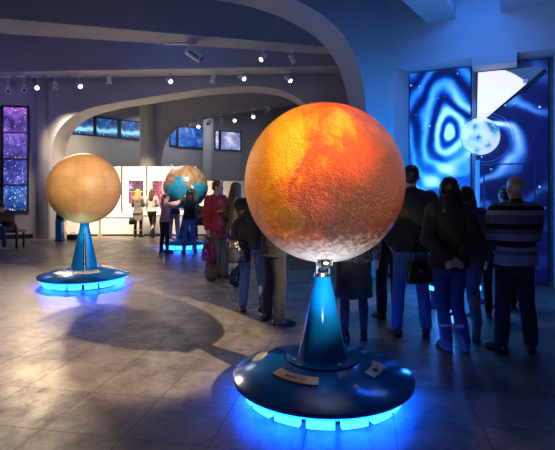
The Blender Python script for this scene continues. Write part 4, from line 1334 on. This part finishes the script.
# leopard blouse woman
person('woman with long brown hair, leopard blouse and black trousers, beside the red cardigan woman', PX(236, 7.55), 7.55, R(-28), 1.66, 'shirt', 'slim', 'long', h_brown, c_shoe, 'f',
       ('slack', 'front'), 'stride', top_m=c_leo, bot_m=c_black, hem=.84, feet=('ankle', 'ankle'), yaw=-10)
# dark jacket person, jeans
pr, U, S = person('person in dark charcoal jacket, red jumper hem and blue jeans, left behind orange globe', PX(252, 5.85), 5.85, R(-12), 1.68, 'coat', 'jeans', 'short', h_dbrown, c_shoeb, 'm',
       ('slack', 'front'), 'contra', top_m=c_char, bot_m=c_jean, hem=.84, width=1.0, feet=('ankle', 'ankle'))
b = bmesh.new(); loft(b, [(.80, .10, .03, .10, .11), (.95, .10, .035, .10, .11), (1.2, .08, .03, .11, .10)], M=U); remesh(b, 'jumper', c_lining, pr, .011, 2)
# black clothes person
person('person in black coat and black trousers whose upper body the orange globe hides', PX(274, 5.35), 5.35, R(-62), 1.70, 'coat', 'trousers', 'short', h_black, c_shoe, 'm',
       ('slack', 'front'), 'apart', top_m=c_black, bot_m=c_black, hem=.80)
# skirt woman
person('woman in patterned blouse and dark grey knee skirt behind the orange globe', PX(354, 4.75), 4.75, R(4), 1.64, 'shirt', 'skirt', 'bob', h_brown, c_shoe, 'f',
       ('front', 'down'), 'stand', top_m=c_flor, bot_m=c_skirt, hem=.86, tights=c_char, width=1.12)
# partly hidden dark visitor
person('dark-clothed visitor squeezed between the skirt woman and dark jacket man', PX(389, 5.55), 5.55, R(10), 1.60, 'coat', 'trousers', 'short', h_black, c_shoe, 'f',
       ('down', 'front'), 'stand', top_m=c_black, bot_m=c_black, hem=.80)
# man in dark jacket and jeans
person('man with short dark hair in black jacket and blue jeans facing the mural', PX(411, 4.9), 4.9, R(-3), 1.80, 'coat', 'jeans', 'short', h_dbrown, c_shoe, 'm',
       ('pocket', 'pocket'), 'apart', top_m=c_black, bot_m=c_jean, hem=.86, yaw=-14, nod=-4)
# long dark hair woman
person('woman with long black hair, dark top and jeans, hands clasped behind, blue-grey boots', PX(449, 4.42), 4.42, R(-4), 1.66, 'coat', 'slim', 'verylong', h_black, (c_ugg, c_ugg), 'f',
       ('behind', 'behind'), [((.06, .03, .48), (.02, .0, .085), (.2, 1, -.03)), ((.08, .03, .48), (.16, .0, .085), (.3, 1, -.03))], top_m=c_black, bot_m=c_jeand, hem=.84, feet=('boot', 'boot'))
# brown hair tan jacket woman with heel lifted
person('brown-haired woman in tan jacket with pink sneaker heel raised, behind the boots woman', PX(466, 4.98), 4.98, R(-6), 1.58, 'coat', 'slim', 'long', h_brown, (c_pshoe, c_pshoe), 'f',
       ('slack', 'down'), [((.08, .03, .48), (.08, .0, .085), (.2, 1, -.03)), ((.06, -.04, .47), (.02, -.36, .20), (.0, .35, -1.0))], top_m=c_tan, bot_m=c_jeanl, hem=.84)
# dark child
person('dark-haired child in black jacket just left of the striped man', PX(482, 5.55), 5.55, R(5), 1.31, 'coat', 'slim', 'bob', h_black, c_shoe, 'f',
       ('front', 'front'), 'stand', top_m=c_black, bot_m=c_black, hem=.82)
# striped sweater man
person('grey-haired balding man in blue-grey and black striped sweater', PX(515.5, 4.4), 4.4, R(2), 1.67, 'sweater', 'trousers', 'balding', h_grey, c_shoe, 'm',
       ('front', 'front'), 'apart', top_m=c_strip, bot_m=c_black, hem=.87, width=1.10, skin=m_skin2, nod=-2)
person('dark-haired visitor whose head peeks out left behind the striped man', PX(505, 6.0), 6.0, R(12), 1.58, 'coat', 'trousers', 'short', h_dbrown, c_shoe, 'm',
       ('down', 'front'), 'stand', top_m=c_navy, bot_m=c_black, hem=.82)
# far visitors
person('blonde woman in grey dress and black tights facing the white boards', PX(138, 15.0), 15.0, R(-8), 1.56, 'shirt', 'none', 'long', h_blond, c_shoe, 'f',
       ('front', 'front'), 'stand', top_m=c_grey, hem=.62, tights=c_black, feet=('boot', 'boot'), hem_flare=.02, voxel=.014)
person('woman in white top and black trousers leaning at the counter, right of the blonde', PX(152, 15.0), 15.0, R(-14), 1.58, 'shirt', 'slim', 'long', h_brown, c_shoe, 'f',
       ('front', 'front'), 'stride', top_m=c_white, bot_m=c_black, hem=.93, voxel=.014)
person('girl in pink top and black trousers reaching up to the earth globe', PX(164.5, 11.35), 11.35, R(-42), 1.46, 'shirt', 'slim', 'ponytail', h_dbrown, c_shoe, 'f',
       ('mid', 'mid'), 'apart', top_m=c_pink, bot_m=c_black, hem=.90, lean=4, voxel=.013)
person('woman in black top and blue jeans touching the earth globe with raised hands', PX(189.5, 11.3), 11.3, R(14), 1.55, 'sweater', 'jeans', 'long', h_black, c_shoe, 'f',
       ('mid', 'high'), 'apart', top_m=c_black, bot_m=c_jean, hem=.92, voxel=.013)
person('person in tan trousers standing behind the earth globe', PX(174, 13.6), 13.6, R(175), 1.62, 'sweater', 'trousers', 'short', h_brown, c_shoeb, 'm',
       ('front', 'mid'), 'apart', top_m=c_navy, bot_m=c_khaki, hem=.90, voxel=.014)
# seated
gS = None
person('seated visitor in dark jacket and blue jeans bending forward on the left bench', PX(12.5, 12.3), 12.2, R(172), 1.62, 'coat', 'jeans', 'short', h_dbrown, c_fur, 'm',
       ('lap', 'phone'), seat=True, lean=24, nod=22, top_m=c_char, bot_m=c_jeand, hem=.88, voxel=.013, face=True)
person('seated visitor cut by the left edge of the photo, on the left bench', PX(-7, 12.3), 12.25, R(190), 1.62, 'coat', 'jeans', 'long', h_black, c_shoe, 'f',
       ('lap', 'lap'), seat=True, lean=15, nod=15, top_m=c_black, bot_m=c_jeand, hem=.88, voxel=.014, face=True)
person('seated dark-clothed visitor behind the earth globe, left one on the far bench', PX(199, 14.8), 14.75, R(160), 1.62, 'coat', 'trousers', 'short', h_black, c_shoe, 'm',
       ('lap', 'lap'), seat=True, lean=12, nod=12, top_m=c_char, bot_m=c_black, hem=.88, voxel=.014, face=True)
person('seated visitor by the red cardigan woman, right one on the far bench', PX(213, 14.8), 14.8, R(185), 1.60, 'coat', 'trousers', 'long', h_dbrown, c_shoe, 'f',
       ('lap', 'front'), seat=True, lean=10, nod=10, top_m=c_grey, bot_m=c_black, hem=.88, voxel=.014, face=True)


# ================================================================== bags
def bag(name, loc, rz, w, h, d, m, strap_top, label, tilt=0, hw=None):
    r = root(name, loc, label, 'bag', None, rz)
    b = bmesh.new()
    loft(b, [(0.0, w * .44, d * .40, 0), (h * .12, w * .50, d * .50, 0), (h * .6, w * .47, d * .45, 0), (h * .92, w * .40, d * .26, 0), (h, w * .36, d * .14, 0)], n=28, ex=3.2)
    remesh(b, 'bag_body', m, r, .010, 3, (.012, .06))
    b = bmesh.new(); limb(b, [(-w * .30, -d * .50, h * .70), (0, -d * .53, h * .66), (w * .30, -d * .50, h * .70)], [.008, .008, .008]); build(b, 'flap_seam', m, r)
    b = bmesh.new(); box(b, (0, -d * .54, h * .6), (.035, .012, .035)); build(b, 'buckle', m_steel, r, bevel=.004)
    hw = hw or w * .32
    pts = [Vector((-hw, 0, h * .90)), Vector((-hw * .92, 0, h + (strap_top - h) * .55)), Vector((-hw * .45, 0, strap_top - .02)), Vector((0, 0, strap_top)), Vector((hw * .45, 0, strap_top - .02)), Vector((hw * .92, 0, h + (strap_top - h) * .55)), Vector((hw, 0, h * .90))]
    b = bmesh.new(); tube(b, pts, .008, 8); build(b, 'strap', m, r, smooth=True)
    return r
bag('handbag', (PX(209.0, 7.85), 7.80, .34), R(-30), .27, .30, .12, c_wine, .46, 'wine red handbag hanging from the hand of the red cardigan woman')
bag('shoulder_bag', (PX(238.5, 5.75), 5.72, PZ(262, 5.75)), R(14), .33, .28, .14, c_leath, .56, 'grey-black leather shoulder bag beside the charcoal jacket person in jeans')
bag('shoulder_bag', (PX(418.5, 4.62), 4.60, PZ(283, 4.62)), R(4), .28, .22, .10, c_leath, .52, 'black shoulder bag between the jeans man and long black-haired woman')
bag('handbag', (PX(132.5, 14.9), 14.9, PZ(224.5, 14.9)), R(0), .24, .20, .10, c_leath, .34, 'small black handbag hanging beside the blonde woman')
